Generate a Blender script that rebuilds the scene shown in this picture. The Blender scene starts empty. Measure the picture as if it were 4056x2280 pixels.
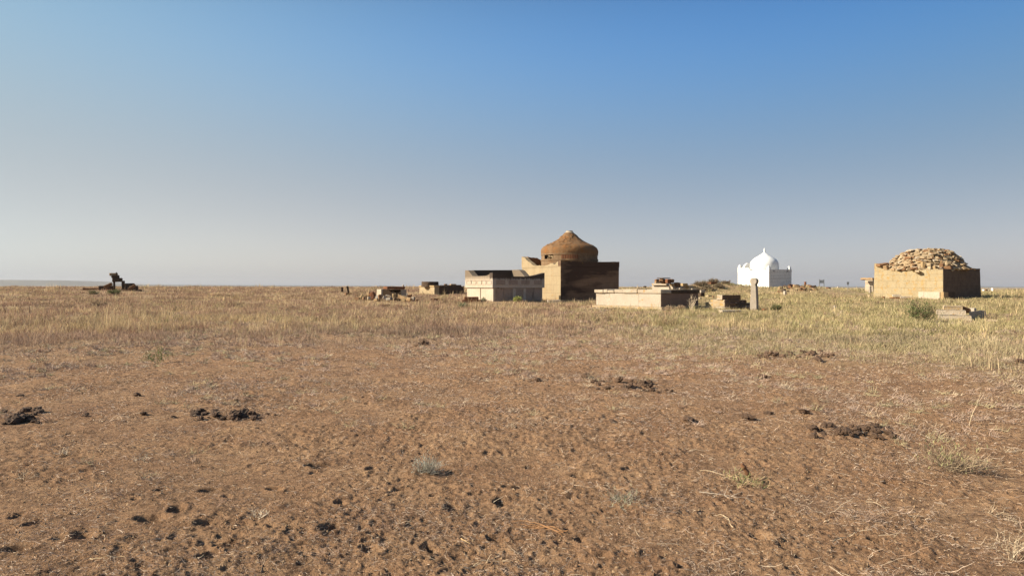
import bpy, bmesh, math, random
import numpy as np
from mathutils import Vector, Matrix, noise as mnoise
R = math.radians
random.seed(7)
scene = bpy.context.scene
COL = scene.collection

# ------------------------------------------------------------------ camera, sky, sun, exposure
F = 2539.0                      # focal length in photo pixels (photo 4056 x 2280)
CH = 1.5
cam_d = bpy.data.cameras.new('camera'); cam = bpy.data.objects.new('camera', cam_d); COL.objects.link(cam)
cam_d.sensor_width = 36; cam_d.lens = 36 * F / 4056; cam_d.clip_start = 0.1; cam_d.clip_end = 60000
ROLL = 8 / 4056
cam.matrix_world = Matrix.Translation((0, 0, CH)) @ Matrix.Rotation(R(90) - 8 / F, 4, 'X') @ Matrix.Rotation(ROLL, 4, 'Z')
scene.camera = cam
SUN_EL, SUN_A = R(29), R(82)    # azimuth measured from behind the camera towards the left
S = Vector((-math.sin(SUN_A) * math.cos(SUN_EL), -math.cos(SUN_A) * math.cos(SUN_EL), math.sin(SUN_EL)))
w = bpy.data.worlds.new("World"); scene.world = w; w.use_nodes = True
nt = w.node_tree; bg = nt.nodes['Background']
sky = nt.nodes.new('ShaderNodeTexSky'); sky.sky_type = 'NISHITA'; sky.sun_disc = False
sky.sun_elevation = SUN_EL; sky.sun_rotation = math.pi + SUN_A
sky.altitude = 100; sky.air_density = 1.0; sky.dust_density = 1.0; sky.ozone_density = 2.0
# a dusty steppe sky: the physical sky toned by elevation (z) and by side (x, east is brighter), world directions only
SKYK = [[-0.171, -0.089, 0.297], [-0.337, -0.336, -0.26], [-0.6, -0.486, -0.395], [0.593, -4.945, -11.335], [0.299, 31.32, 58.21], [-1.703, -0.286, 0.709], [-8.213, -46.958, -78.059], [-0.081, -0.447, -1.32], [0.726, 0.381, 0.098]]
_N, _L = nt.nodes, nt.links
def _m(op, a, b=None):
    n = _N.new('ShaderNodeMath'); n.operation = op
    for i, v in enumerate((a, b)):
        if v is None: continue
        if isinstance(v, (int, float)): n.inputs[i].default_value = v
        else: _L.new(v, n.inputs[i])
    return n.outputs[0]
_tc = _N.new('ShaderNodeTexCoord'); _sp = _N.new('ShaderNodeSeparateXYZ'); _L.new(_tc.outputs['Generated'], _sp.inputs[0])
_x = _m('MINIMUM', _m('MAXIMUM', _sp.outputs[0], -.66), .66); _z = _m('MINIMUM', _m('MAXIMUM', _sp.outputs[2], 0.0), .42)
_x2 = _m('MULTIPLY', _x, _x); _z2 = _m('MULTIPLY', _z, _z); _xz = _m('MULTIPLY', _x, _z); _z3 = _m('MULTIPLY', _z2, _z); _x2z = _m('MULTIPLY', _x2, _z); _x3 = _m('MULTIPLY', _x2, _x)
_ss = _N.new('ShaderNodeSeparateColor'); _L.new(sky.outputs[0], _ss.inputs[0]); _cc = _N.new('ShaderNodeCombineColor')
for ch in range(3):
    e_ = SKYK[0][ch]
    for k_, t_ in zip(range(1, 9), (_x, _x2, _z, _z2, _xz, _z3, _x2z, _x3)): e_ = _m('ADD', e_, _m('MULTIPLY', t_, SKYK[k_][ch]))
    _L.new(_m('MULTIPLY', _ss.outputs[ch], _m('POWER', math.e, e_)), _cc.inputs[ch])
nt.links.new(_cc.outputs[0], bg.inputs[0]); bg.inputs[1].default_value = 0.0812
sd = bpy.data.lights.new('sun', 'SUN'); sd.energy = 5.0; sd.angle = R(0.5); sd.color = (1.0, 0.91, 0.75)
sun = bpy.data.objects.new('sun', sd); COL.objects.link(sun); sun.rotation_euler = S.to_track_quat('Z', 'Y').to_euler()
scene.view_settings.view_transform = 'Standard'; scene.view_settings.look = 'None'
scene.view_settings.exposure = 1.0; scene.view_settings.gamma = 1.0; scene.view_settings.use_curve_mapping = False
scene.render.engine = 'CYCLES'
scene.cycles.volume_bounces = 0

# ------------------------------------------------------------------ numeric noise and terrain
def _h(ix, iy, seed):
    n = (ix.astype(np.int64) * 374761393 + iy.astype(np.int64) * 668265263 + seed * 974634777) & 0xffffffff
    n = ((n ^ (n >> 13)) * 1274126177) & 0xffffffff
    n = n ^ (n >> 16)
    return (n & 0xffffff) / float(0xffffff)
def vn(x, y, seed=0):
    x = np.asarray(x, float); y = np.asarray(y, float)
    ix = np.floor(x); iy = np.floor(y); fx = x - ix; fy = y - iy
    fx = fx * fx * (3 - 2 * fx); fy = fy * fy * (3 - 2 * fy)
    a = _h(ix, iy, seed); b = _h(ix + 1, iy, seed); c = _h(ix, iy + 1, seed); d = _h(ix + 1, iy + 1, seed)
    return (a * (1 - fx) + b * fx) * (1 - fy) + (c * (1 - fx) + d * fx) * fy
def fbm(x, y, o=3, seed=0):
    s = 0; a = 0.5; t = 0
    for k in range(o):
        s = s + a * vn(x * 2 ** k * (1 + .01 * k) + 17.3 * k, y * 2 ** k + 5.1 * k, seed + k); t += a; a *= .5
    return s / t
def sm(x, a, b):
    t = np.clip((x - a) / (b - a), 0, 1); return t * t * (3 - 2 * t)
def gau(x, y, cx, cy, sx, sy): return np.exp(-((x - cx) / sx) ** 2 - ((y - cy) / sy) ** 2)
def H(x, y):
    x = np.asarray(x, float); y = np.asarray(y, float); r = np.hypot(x, y)
    z = 0.62 * sm(r, 55, 115) + 0.25 * sm(r, 100, 200)
    z = z + 0.5 * gau(x, y, 44, 114, 20, 16)               # rise under the white mausoleum
    z = z + 1.25 * gau(x, y, 28.5, 92, 6, 4)               # scrubby mound
    z = z + 0.9 * gau(x, y, 40, 88, 6, 4) + .45 * gau(x, y, 33, 96, 9, 5) + .5 * gau(x, y, 10, 100, 7, 8)
    z = z - 0.45 * sm(x, 60, 90) * sm(y, 70, 110) * (1 - sm(r, 250, 500)) + .55 * gau(x, y, 101, 128, 9, 9)
    z = z + 0.27 * gau(x, y, -1.0, 55, 5, 3)
    z = z + 0.22 * gau(x, y, -57, 92, 8, 8)
    z = z - 2.0 * sm(r, 230, 650) - 7.5 * sm(r, 600, 2200)
    return z
rngp = np.random.RandomState(11)
PITS = []
def _flat(u, v):
    d = CH * F / (v - (1128 + 8 * u / 4056)); return ((u - 2028) / F * d, d)
for (u, v, s) in [(600, 2065, .095), (330, 2140, .10), (1795, 2010, .09), (1990, 1985, .09), (2310, 1890, .10), (60, 2190, .09), (1970, 2145, .07), (1700, 2185, .07),
                  (900, 2185, .07), (830, 1950, .07), (1090, 1935, .07), (1310, 2110, .09), (1250, 1840, .09), (3010, 2140, .09), (1790, 1865, .06), (2440, 1940, .08),
                  (700, 2030, .08), (640, 1960, .06), (130, 2090, .06), (1470, 2195, .07), (820, 2230, .07), (1280, 1840, .1), (1060, 1830, .07), (3490, 2170, .06)]:
    x, y = _flat(u, v); PITS.append((x, y, s * .68, .04 + .015 * rngp.rand(), rngp.rand() * 3.1))
for k in range(170):
    a = rngp.uniform(-.72, .72); r = 3.0 * math.exp(rngp.rand() * 1.5)
    s = .016 + .030 * rngp.rand() ** 2
    PITS.append((r * math.sin(a), r * math.cos(a), s, s * (.45 + .4 * rngp.rand()), rngp.rand() * 3.1))
def micro(x, y):
    r = np.hypot(x, y)
    f1 = 1 - sm(r, 14, 40); f2 = 1 - sm(r, 11, 30)
    z = 0.10 * (fbm(x / 9, y / 9, 2, 3) - .5) * sm(r, 4, 20) + 0.07 * (fbm(x / 1.6, y / 1.6, 2, 5) - .5)
    n = fbm(x / .45, y / .40, 3, 9)
    z = z + f1 * .045 * (n - .5)
    patch = .15 + .85 * sm(fbm(x / .9, y / .9, 2, 41), .36, .60)
    n2 = fbm(x / .07, y / .07, 3, 21); z = z + f2 * .029 * patch * (1 - 2.2 * np.abs(n2 - .5)) 
    n3 = fbm(x / .028, y / .028, 2, 33); z = z + f2 * .017 * patch * (n3 - .5)
    lump = sm(fbm(x / .16, y / .16, 2, 57), .60, .72); z = z + f2 * .010 * lump * sm(fbm(x / .7, y / .7, 2, 63), .46, .6)
    return z
def pits(x, y):
    z = np.zeros_like(x)
    for (px, py, s, dp, a) in PITS:
        m = (np.abs(x - px) < 3 * s) & (np.abs(y - py) < 3 * s)
        if not m.any(): continue
        dx = x[m] - px; dy = y[m] - py; c, q = math.cos(a), math.sin(a)
        e = ((dx * c + dy * q) / (s * 1.25)) ** 2 + ((dx * -q + dy * c) / (s * .8)) ** 2
        e = e * (1 + .35 * (vn(x[m] / .04, y[m] / .04, 77) - .5))
        z[m] += -dp * np.exp(-e ** 2) + dp * .22 * np.exp(-(np.sqrt(e) - 1.55) ** 2 * 6)
    return z
def G(x, y): return H(x, y) + micro(np.asarray(x, float), np.asarray(y, float))
def g1(x, y): return float(G(np.array([x]), np.array([y]))[0])
def GP(x, y): return G(x, y) + pits(np.asarray(x, float), np.asarray(y, float))
def vh(u): return 1128 + 8 * u / 4056
_ds = np.exp(np.linspace(math.log(2), math.log(500), 3000))
def gd(u, v):                     # depth at which the line of sight through photo point (u, v) meets the ground
    x = (u - 2028) / F * _ds; zr = CH - (v - vh(u)) / F * _ds
    m = np.nonzero(zr <= H(x, _ds))[0]
    return float(_ds[m[0]]) if len(m) else 150.0
def W(u, v, d): return Vector(((u - 2028) / F * d, d, CH - (v - vh(u)) / F * d))
def veg(x, y):                    # how much the ground is overgrown
    r = np.hypot(x, y); az = x / np.maximum(np.abs(y), .1)
    st = 18.5 - 3.2 * sm(az, .12, .40)
    n = fbm(x / 2.6, y / 2.6, 3, 61) - .5
    return sm(r + 8 * n, st - 5, st + 6)
def green(x, y):
    az = x / np.maximum(np.abs(y), .1); r = np.hypot(x, y)
    n = fbm(x / 6, y / 3.5, 3, 71)
    return np.clip(sm(az, -.02, .38) * .95 + .9 * (n - .5) + .06, 0, 1)

# ------------------------------------------------------------------ materials
def new_mat(name):
    m = bpy.data.materials.new(name); m.use_nodes = True
    return m, m.node_tree.nodes, m.node_tree.links
def mixc(N, L, fac, a, b, mode='MIX'):
    n = N.new('ShaderNodeMix'); n.data_type = 'RGBA'; n.blend_type = mode
    for s, v in ((0, fac), (6, a), (7, b)):
        if isinstance(v, (int, float)): n.inputs[s].default_value = v
        elif isinstance(v, tuple): n.inputs[s].default_value = (*v, 1)
        else: L.new(v, n.inputs[s])
    return n.outputs[2]
def noise(N, L, vec, scale, detail=4, rough=.6, dist=0):
    n = N.new('ShaderNodeTexNoise'); n.inputs['Scale'].default_value = scale; n.inputs['Detail'].default_value = detail
    n.inputs['Roughness'].default_value = rough; n.inputs['Distortion'].default_value = dist
    L.new(vec, n.inputs['Vector']); return n.outputs['Fac']
def ramp(N, L, f, lo, hi):
    n = N.new('ShaderNodeMapRange'); n.inputs[1].default_value = lo; n.inputs[2].default_value = hi; n.clamp = True
    L.new(f, n.inputs[0]); return n.outputs[0]
def mapping(N, L, scale=(1, 1, 1), loc=(0, 0, 0)):
    tc = N.new('ShaderNodeTexCoord'); mp = N.new('ShaderNodeMapping'); mp.inputs['Scale'].default_value = scale; mp.inputs['Location'].default_value = loc
    L.new(tc.outputs['Object'], mp.inputs[0]); return mp.outputs[0]
def mth(N, L, op, a, b=None):
    n = N.new('ShaderNodeMath'); n.operation = op
    for i, v in enumerate((a, b)):
        if v is None: continue
        if isinstance(v, (int, float)): n.inputs[i].default_value = v
        else: L.new(v, n.inputs[i])
    return n.outputs[0]
def stone(name, base, alt, lichen=(.32, .17, .035), lich=.3, stain=.3, stainc=(.05, .033, .024), bump=.5, sc=1.0, joints=None, jdark=.55, patina=None, drips=None):
    if base[0] < .8: base = tuple(x * .86 for x in base); alt = tuple(x * .84 for x in alt)
    m, N, L = new_mat(name); b = N['Principled BSDF']; b.inputs['Roughness'].default_value = .92
    b.inputs['Specular IOR Level'].default_value = .15
    v = mapping(N, L)
    c = mixc(N, L, ramp(N, L, noise(N, L, v, 1.3 * sc, 5, .65), .35, .65), base, alt)
    c = mixc(N, L, ramp(N, L, noise(N, L, v, 14 * sc, 4, .7), .3, .75), c, tuple(x * .68 for x in alt))
    if patina:                     # broad dark weathering crust, banded along the wall
        pv = mapping(N, L, patina['s'], patina.get('l', (0, 0, 0)))
        pm = ramp(N, L, noise(N, L, pv, 1, 5, .6, .4), patina['lo'], patina['hi'])
        c = mixc(N, L, pm, c, patina['c'])
    if lich > 0:
        lm = ramp(N, L, noise(N, L, v, 2.3 * sc, 7, .68, .3), .66 - .24 * lich, .74 - .16 * lich)
        c = mixc(N, L, mth(N, L, 'MULTIPLY', lm, .85), c, lichen)
        lm2 = ramp(N, L, noise(N, L, v, 22 * sc, 3, .6), .60 - .1 * lich, .68)
        c = mixc(N, L, mth(N, L, 'MULTIPLY', lm2, min(.75, lich)), c, tuple(x * .7 for x in lichen))
    if stain > 0:
        sv = mapping(N, L, (1, 1, .35), (3, 7, 1))
        smk = ramp(N, L, noise(N, L, sv, 2.0 * sc, 6, .7, .2), .68 - .25 * stain, .8 - .15 * stain)
        c = mixc(N, L, mth(N, L, 'MULTIPLY', smk, .85), c, stainc)
    if drips:                      # black water stains running down from the coping
        tc = N.new('ShaderNodeTexCoord'); sx = N.new('ShaderNodeSeparateXYZ'); L.new(tc.outputs['Object'], sx.inputs[0])
        dv = mapping(N, L, (5, 5, .9)); dn = noise(N, L, dv, 1, 4, .65)
        hh = mth(N, L, 'ADD', sx.outputs[2], mth(N, L, 'MULTIPLY', dn, drips['amp']))
        dm = ramp(N, L, hh, drips['z0'], drips['z1'])
        c = mixc(N, L, mth(N, L, 'MULTIPLY', dm, drips.get('f', .85)), c, drips.get('c', (.045, .03, .022)))
    h = noise(N, L, v, 9 * sc, 6, .75)
    if joints:
        tc = N.new('ShaderNodeTexCoord'); sx = N.new('ShaderNodeSeparateXYZ'); L.new(tc.outputs['Object'], sx.inputs[0])
        cb = N.new('ShaderNodeCombineXYZ'); L.new(mth(N, L, 'ADD', sx.outputs[0], sx.outputs[1]), cb.inputs[0]); L.new(sx.outputs[2], cb.inputs[1])
        br = N.new('ShaderNodeTexBrick'); L.new(cb.outputs[0], br.inputs['Vector']); br.inputs['Scale'].default_value = 1
        br.inputs['Brick Width'].default_value = joints[0]; br.inputs['Row Height'].default_value = joints[1]; br.inputs['Mortar Size'].default_value = joints[2]
        br.inputs['Mortar Smooth'].default_value = .2; br.inputs['Color1'].default_value = (.90, .90, .90, 1); br.inputs['Color2'].default_value = (1.05, 1.04, 1.0, 1)
        fac_ = br.outputs['Fac']
        if len(joints) > 3:            # a second, smaller coursing where the wall was patched
            b2 = N.new('ShaderNodeTexBrick'); L.new(cb.outputs[0], b2.inputs['Vector']); b2.inputs['Scale'].default_value = 1; b2.inputs['Brick Width'].default_value = joints[3]; b2.inputs['Row Height'].default_value = joints[4]
            b2.inputs['Mortar Size'].default_value = joints[2]; b2.offset = .37; b2.squash = .7; b2.squash_frequency = 2
            msk = ramp(N, L, noise(N, L, v, .45, 1), .49, .50); fx = N.new('ShaderNodeMix'); L.new(msk, fx.inputs[0]); L.new(fac_, fx.inputs[2]); L.new(b2.outputs['Fac'], fx.inputs[3]); fac_ = fx.outputs[0]
        br.offset = .43; br.squash = 1.25; br.squash_frequency = 3
        c = mixc(N, L, .35, c, br.outputs['Color'], 'MULTIPLY')
        jm = mth(N, L, 'MULTIPLY', fac_, ramp(N, L, noise(N, L, v, .9, 4, .7), .46, .56)); fac_ = jm
        c = mixc(N, L, mth(N, L, 'MULTIPLY', jm, jdark), c, (.09, .055, .035))
        h = mth(N, L, 'SUBTRACT', h, mth(N, L, 'MULTIPLY', fac_, .4))
    L.new(c, b.inputs['Base Color'])
    bp = N.new('ShaderNodeBump'); bp.inputs['Strength'].default_value = bump; bp.inputs['Distance'].default_value = .05
    L.new(h, bp.inputs['Height']); L.new(bp.outputs[0], b.inputs['Normal'])
    return m
M = {}
M['pale'] = stone('pale_limestone', (.57, .485, .385), (.50, .415, .32), lich=.22, stain=.12, bump=.35, joints=(2.4, 3.0, .012))
M['pale_slab'] = stone('pale_slab_stone', (.57, .48, .37), (.47, .38, .28), lich=.40, stain=.2, bump=.6, sc=1.6)
M['lichen'] = stone('lichen_covered_stone', (.53, .43, .31), (.45, .34, .21), lichen=(.40, .23, .055), lich=.6, stain=.3, bump=.8, sc=2)
M['brown'] = stone('brown_stone', (.33, .19, .10), (.24, .12, .06), lich=.3, stain=.45, bump=.8, sc=1.5)
M['red'] = stone('red_brown_stone', (.26, .11, .055), (.19, .08, .04), lich=.2, stain=.4, bump=.8, sc=1.5)
M['dark'] = stone('dark_weathered_stone', (.135, .09, .06), (.095, .062, .042), lichen=(.16, .12, .05), lich=.35, stain=.5, bump=.8, sc=1.5)
M['tan'] = stone('tan_sandstone', (.50, .36, .20), (.42, .28, .14), lich=.4, stain=.2, bump=.5)
M['rubble'] = stone('ochre_rubble_stone', (.48, .34, .20), (.36, .22, .11), lich=.35, stain=.4, bump=.9, sc=1.6)
M['maus'] = stone('ochre_wall_stone', (.46, .36, .225), (.40, .30, .18), lich=.25, stain=.08, bump=.3, joints=(1.3, .82, .014, .8, .55), jdark=.35)
M['maus_shade'] = stone('shaded_crusted_wall', (.33, .205, .125), (.27, .165, .10), lich=.1, stain=.2, bump=.5, joints=(1.6, .9, .012), jdark=.2,  # right face: shade painted into the base colour, over it the dark crust bands
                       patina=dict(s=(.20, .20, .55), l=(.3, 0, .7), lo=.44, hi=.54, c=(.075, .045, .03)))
M['dome'] = stone('rust_lichen_dome', (.29, .175, .09), (.215, .118, .055), lichen=(.215, .09, .027), lich=.7, stain=.55, stainc=(.075, .042, .024), bump=.4, sc=.9)
M['drum'] = stone('drum_stone', (.33, .225, .13), (.22, .135, .075), lichen=(.17, .08, .03), lich=.45, stain=.25, bump=.5, joints=(.5, 2.5, .02))
M['rm_wall'] = stone('yellow_block_wall', (.47, .385, .25), (.41, .32, .19), lichen=(.33, .20, .065), lich=.6, stain=.2, bump=.5, joints=(1.02, .70, .014, .62, .45), jdark=.26)
M['rm_shade'] = stone('shaded_block_wall', (.21, .145, .10), (.14, .095, .066), lich=.1, stain=.4, bump=.5, joints=(1.3, .8, .012), jdark=.1)  # darker copy of the yellow wall, shade painted in for the right face
M['dome_rubble'] = stone('dome_rubble_stone', (.50, .385, .25), (.38, .27, .155), lichen=(.30, .18, .08), lich=.3, stain=.35, bump=.8, sc=1.5)
M['enc_low'] = stone('cream_panel_stone', (.60, .505, .40), (.54, .44, .33), lich=.1, stain=.05, bump=.25, joints=(2.3, 4, .014), jdark=.5)
M['enc_up'] = stone('cream_lichen_stone', (.56, .47, .375), (.50, .40, .30), lichen=(.42, .24, .05), lich=.30, stain=.15, bump=.5,
                    drips=dict(amp=.5, z0=2.15, z1=2.6, f=.8, c=(.10, .07, .045)))
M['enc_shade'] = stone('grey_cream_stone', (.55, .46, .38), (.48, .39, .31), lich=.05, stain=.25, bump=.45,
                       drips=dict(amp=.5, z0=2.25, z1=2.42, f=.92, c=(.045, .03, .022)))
M['panel'] = stone('brownish_panel_stone', (.41, .31, .245), (.35, .26, .20), lich=.05, stain=.3, bump=.4)
M['white'] = stone('whitewash', (.80, .79, .76), (.80, .78, .74), lich=0, stain=.12, stainc=(.5, .47, .42), bump=.12, sc=.5)
M['white_brick'] = stone('whitewashed_brick', (.80, .79, .75), (.80, .78, .73), lich=0, stain=.22, stainc=(.5, .46, .40), bump=.3, joints=(.6, .25, .03), jdark=.55)
M['stele'] = stone('pinkish_grey_stele', (.41, .35, .285), (.34, .285, .225), lich=.2, stain=.12, bump=.5, sc=2.5)
def plain(name, col, rough=.8, metal=0):
    m, N, L = new_mat(name); b = N['Principled BSDF']; b.inputs['Roughness'].default_value = rough; b.inputs['Metallic'].default_value = metal
    v = mapping(N, L); c = mixc(N, L, noise(N, L, v, 12, 4), col, tuple(x * .55 for x in col)); L.new(c, b.inputs['Base Color']); return m
M['sign'] = plain('weathered_grey_paint', (.16, .17, .17)); M['sign_post'] = plain('grey_metal', (.22, .23, .24), .5)
# dung
m, N, L = new_mat('dung'); b = N['Principled BSDF']; b.inputs['Roughness'].default_value = .95; v = mapping(N, L)
oi = N.new('ShaderNodeObjectInfo')
c = mixc(N, L, ramp(N, L, noise(N, L, v, 40, 4, .7), .35, .7), (.15, .085, .048), (.06, .035, .022))
c = mixc(N, L, ramp(N, L, noise(N, L, v, 120, 3, .7), .58, .7), c, (.26, .16, .085))
c = mixc(N, L, mth(N, L, 'MULTIPLY', oi.outputs['Random'], .55), c, (.22, .125, .07)); L.new(c, b.inputs['Base Color']); bp = N.new('ShaderNodeBump'); bp.inputs['Strength'].default_value = 1; bp.inputs['Distance'].default_value = .02
L.new(noise(N, L, v, 60, 5, .75), bp.inputs['Height']); L.new(bp.outputs[0], b.inputs['Normal']); M['dung'] = m
# plants take their colour from a per-blade attribute
def plant_mat(name, transl=.3):
    m, N, L = new_mat(name); b = N['Principled BSDF']; b.inputs['Roughness'].default_value = .8; b.inputs['Specular IOR Level'].default_value = .2
    at = N.new('ShaderNodeAttribute'); at.attribute_name = 'Col'; L.new(at.outputs['Color'], b.inputs['Base Color'])
    t = N.new('ShaderNodeBsdfTranslucent'); L.new(at.outputs['Color'], t.inputs[0]); mx = N.new('ShaderNodeMixShader'); mx.inputs[0].default_value = transl
    L.new(b.outputs[0], mx.inputs[1]); L.new(t.outputs[0], mx.inputs[2]); L.new(mx.outputs[0], N['Material Output'].inputs[0]); return m
M['plant'] = plant_mat('plant_blades'); M['twig'] = plant_mat('dry_twigs', .05)
# ground
m, N, L = new_mat('steppe_soil'); b = N['Principled BSDF']; b.inputs['Roughness'].default_value = 1; b.inputs['Specular IOR Level'].default_value = .1
v = mapping(N, L); at = N.new('ShaderNodeAttribute'); at.attribute_name = 'Veg'; sp = N.new('ShaderNodeSeparateColor'); L.new(at.outputs['Color'], sp.inputs[0])
c = mixc(N, L, ramp(N, L, noise(N, L, v, 1.1, 6, .7), .35, .68), (.288, .160, .087), (.388, .238, .133))
c = mixc(N, L, ramp(N, L, noise(N, L, v, 7, 5, .75), .45, .66), c, (.185, .104, .058))
c = mixc(N, L, mth(N, L, 'MULTIPLY', ramp(N, L, noise(N, L, v, 28, 4, .7), .52, .64), .7), c, (.09, .052, .032))
c = mixc(N, L, mth(N, L, 'MULTIPLY', ramp(N, L, noise(N, L, v, 75, 3, .6), .60, .68), .55), c, (.46, .35, .24))
vc = mixc(N, L, sp.outputs[1], (.30, .213, .118), (.32, .255, .128))
vc = mixc(N, L, ramp(N, L, noise(N, L, v, .35, 6, .7), .35, .65), vc, (.34, .215, .125))
vc = mixc(N, L, mth(N, L, 'MULTIPLY', ramp(N, L, noise(N, L, v, 2.4, 5, .75), .48, .66), .6), vc, (.15, .095, .055))
c = mixc(N, L, sp.outputs[0], c, vc); L.new(c, b.inputs['Base Color'])
bp = N.new('ShaderNodeBump'); bp.inputs['Strength'].default_value = 1; bp.inputs['Distance'].default_value = .045
hh = mth(N, L, 'ADD', noise(N, L, v, 16, 7, .8), mth(N, L, 'MULTIPLY', noise(N, L, v, 70, 3, .7), .35))
L.new(hh, bp.inputs['Height']); L.new(bp.outputs[0], b.inputs['Normal']); M['soil'] = m
m, N, L = new_mat('mesa_ground'); b = N['Principled BSDF']; b.inputs['Roughness'].default_value = 1; v = mapping(N, L)
c = mixc(N, L, ramp(N, L, noise(N, L, v, .004, 6, .7), .35, .65), (.085, .08, .075), (.13, .115, .095)); L.new(c, b.inputs['Base Color']); M['mesa'] = m

# ------------------------------------------------------------------ object helpers
def tag(o, label, cat, group=None, kind=None):
    if label: o['label'] = label
    if cat: o['category'] = cat
    if group: o['group'] = group
    if kind: o['kind'] = kind
    return o
def mesh_obj(name, verts, faces, mat=None, parent=None, smooth=False):
    me = bpy.data.meshes.new(name); me.from_pydata([tuple(v) for v in verts], [], faces); me.update()
    if mat: me.materials.append(mat)
    if smooth: me.polygons.foreach_set('use_smooth', [True] * len(me.polygons))
    o = bpy.data.objects.new(name, me); COL.objects.link(o)
    if parent: o.parent = parent
    return o
def bm_obj(name, bm, mat, parent=None, smooth=False):
    bmesh.ops.recalc_face_normals(bm, faces=bm.faces)
    me = bpy.data.meshes.new(name); bm.to_mesh(me); bm.free(); me.materials.append(mat)
    if smooth: me.polygons.foreach_set('use_smooth', [True] * len(me.polygons))
    o = bpy.data.objects.new(name, me); COL.objects.link(o)
    if parent: o.parent = parent
    return o
def empty(name, loc, rz=0):
    o = bpy.data.objects.new(name, None); COL.objects.link(o); o.location = loc; o.rotation_euler = (0, 0, rz); o.empty_display_size = .2
    return o
def np_mesh(name, V, quads=None, tris=None, mat=None, col=None, parent=None):
    me = bpy.data.meshes.new(name); nq = 0 if quads is None else len(quads); ntr = 0 if tris is None else len(tris)
    me.vertices.add(len(V)); me.vertices.foreach_set('co', V.astype(np.float32).ravel())
    li = []; 
    if nq: li.append(quads.ravel())
    if ntr: li.append(tris.ravel())
    li = np.concatenate(li).astype(np.int32)
    me.loops.add(len(li)); me.loops.foreach_set('vertex_index', li)
    me.polygons.add(nq + ntr)
    st = np.concatenate([np.arange(nq) * 4, nq * 4 + np.arange(ntr) * 3]).astype(np.int32)
    me.polygons.foreach_set('loop_start', st)
    me.update(calc_edges=True); me.validate()
    if col is not None:
        a = me.color_attributes.new('Col', 'FLOAT_COLOR', 'POINT')
        a.data.foreach_set('color', np.c_[col, np.ones(len(col))].astype(np.float32).ravel())
    if mat: me.materials.append(mat)
    o = bpy.data.objects.new(name, me); COL.objects.link(o)
    if parent: o.parent = parent
    return o
def rough_box(bm, x0, x1, y0, y1, z0, z1, seg=.45, rough=.02, seed=0, edge=.03):
    """a worn block: subdivided box, edges rounded and surface nudged by noise"""
    nx = max(1, min(14, int((x1 - x0) / seg))); ny = max(1, min(14, int((y1 - y0) / seg))); nz = max(1, min(10, int((z1 - z0) / seg)))
    nx, ny, nz = nx + 2, ny + 2, nz + 2
    def pts(a, b, n):
        e = min(edge, (b - a) * .25); return [a, a + e] + [a + e + (b - a - 2 * e) * k / (n - 2) for k in range(1, n - 2)] + [b - e, b]
    X, Y, Z = pts(x0, x1, nx), pts(y0, y1, ny), pts(z0, z1, nz)
    idx = {}
    def vtx(i, j, k):
        if (i, j, k) in idx: return idx[i, j, k]
        x, y, z = X[i], Y[j], Z[k]
        on = (i in (0, len(X) - 1)) + (j in (0, len(Y) - 1)) + (k in (0, len(Z) - 1))
        if on >= 2:
            q = .45 if on == 2 else .62
            e = edge * q
            if i == 0: x += e
            if i == len(X) - 1: x -= e
            if j == 0: y += e
            if j == len(Y) - 1: y -= e
            if k == 0: z += e
            if k == len(Z) - 1: z -= e
        p = Vector((x, y, z)); nv = mnoise.noise_vector(p * 1.7 + Vector((seed * 3.7, seed * 1.3, 0))) + .5 * mnoise.noise_vector(p * 6 + Vector((0, seed * 2.1, seed)))
        idx[i, j, k] = bm.verts.new(p + nv * rough); return idx[i, j, k]
    I, J, K = len(X), len(Y), len(Z)
    for i in range(I - 1):
        for j in range(J - 1):
            for k in (0, K - 1): bm.faces.new([vtx(i, j, k), vtx(i + 1, j, k), vtx(i + 1, j + 1, k), vtx(i, j + 1, k)][::(1 if k else -1)])
    for i in range(I - 1):
        for k in range(K - 1):
            for j in (0, J - 1): bm.faces.new([vtx(i, j, k), vtx(i + 1, j, k), vtx(i + 1, j, k + 1), vtx(i, j, k + 1)][::(-1 if j else 1)])
    for j in range(J - 1):
        for k in range(K - 1):
            for i in (0, I - 1): bm.faces.new([vtx(i, j, k), vtx(i, j + 1, k), vtx(i, j + 1, k + 1), vtx(i, j, k + 1)][::(1 if i else -1)])
def prism(bm, poly, axis, a, b, jag=0):
    """extrude outline poly [(s, z)] from a to b along local x ('x') or y ('y')"""
    def P(s, z, t): return (t, s, z) if axis == 'x' else (s, t, z)
    A = [bm.verts.new(P(s, z, a)) for s, z in poly]; B = [bm.verts.new(P(s, z, b)) for s, z in poly]
    n = len(poly)
    bm.faces.new(A); bm.faces.new(B[::-1])
    for i in range(n): bm.faces.new([A[i], A[(i + 1) % n], B[(i + 1) % n], B[i]])
def ragged(pts, step=.18, amp=.02, seed=0):
    out = []; rr = random.Random(seed)
    for (a, b) in zip(pts[:-1], pts[1:]):
        n = max(1, int(math.dist(a, b) / step))
        for k in range(n):
            t = k / n; out.append((a[0] + (b[0] - a[0]) * t, a[1] + (b[1] - a[1]) * t + (rr.uniform(-amp, amp) if k else 0)))
    out.append(pts[-1]); return out
A61 = R(61)
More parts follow.
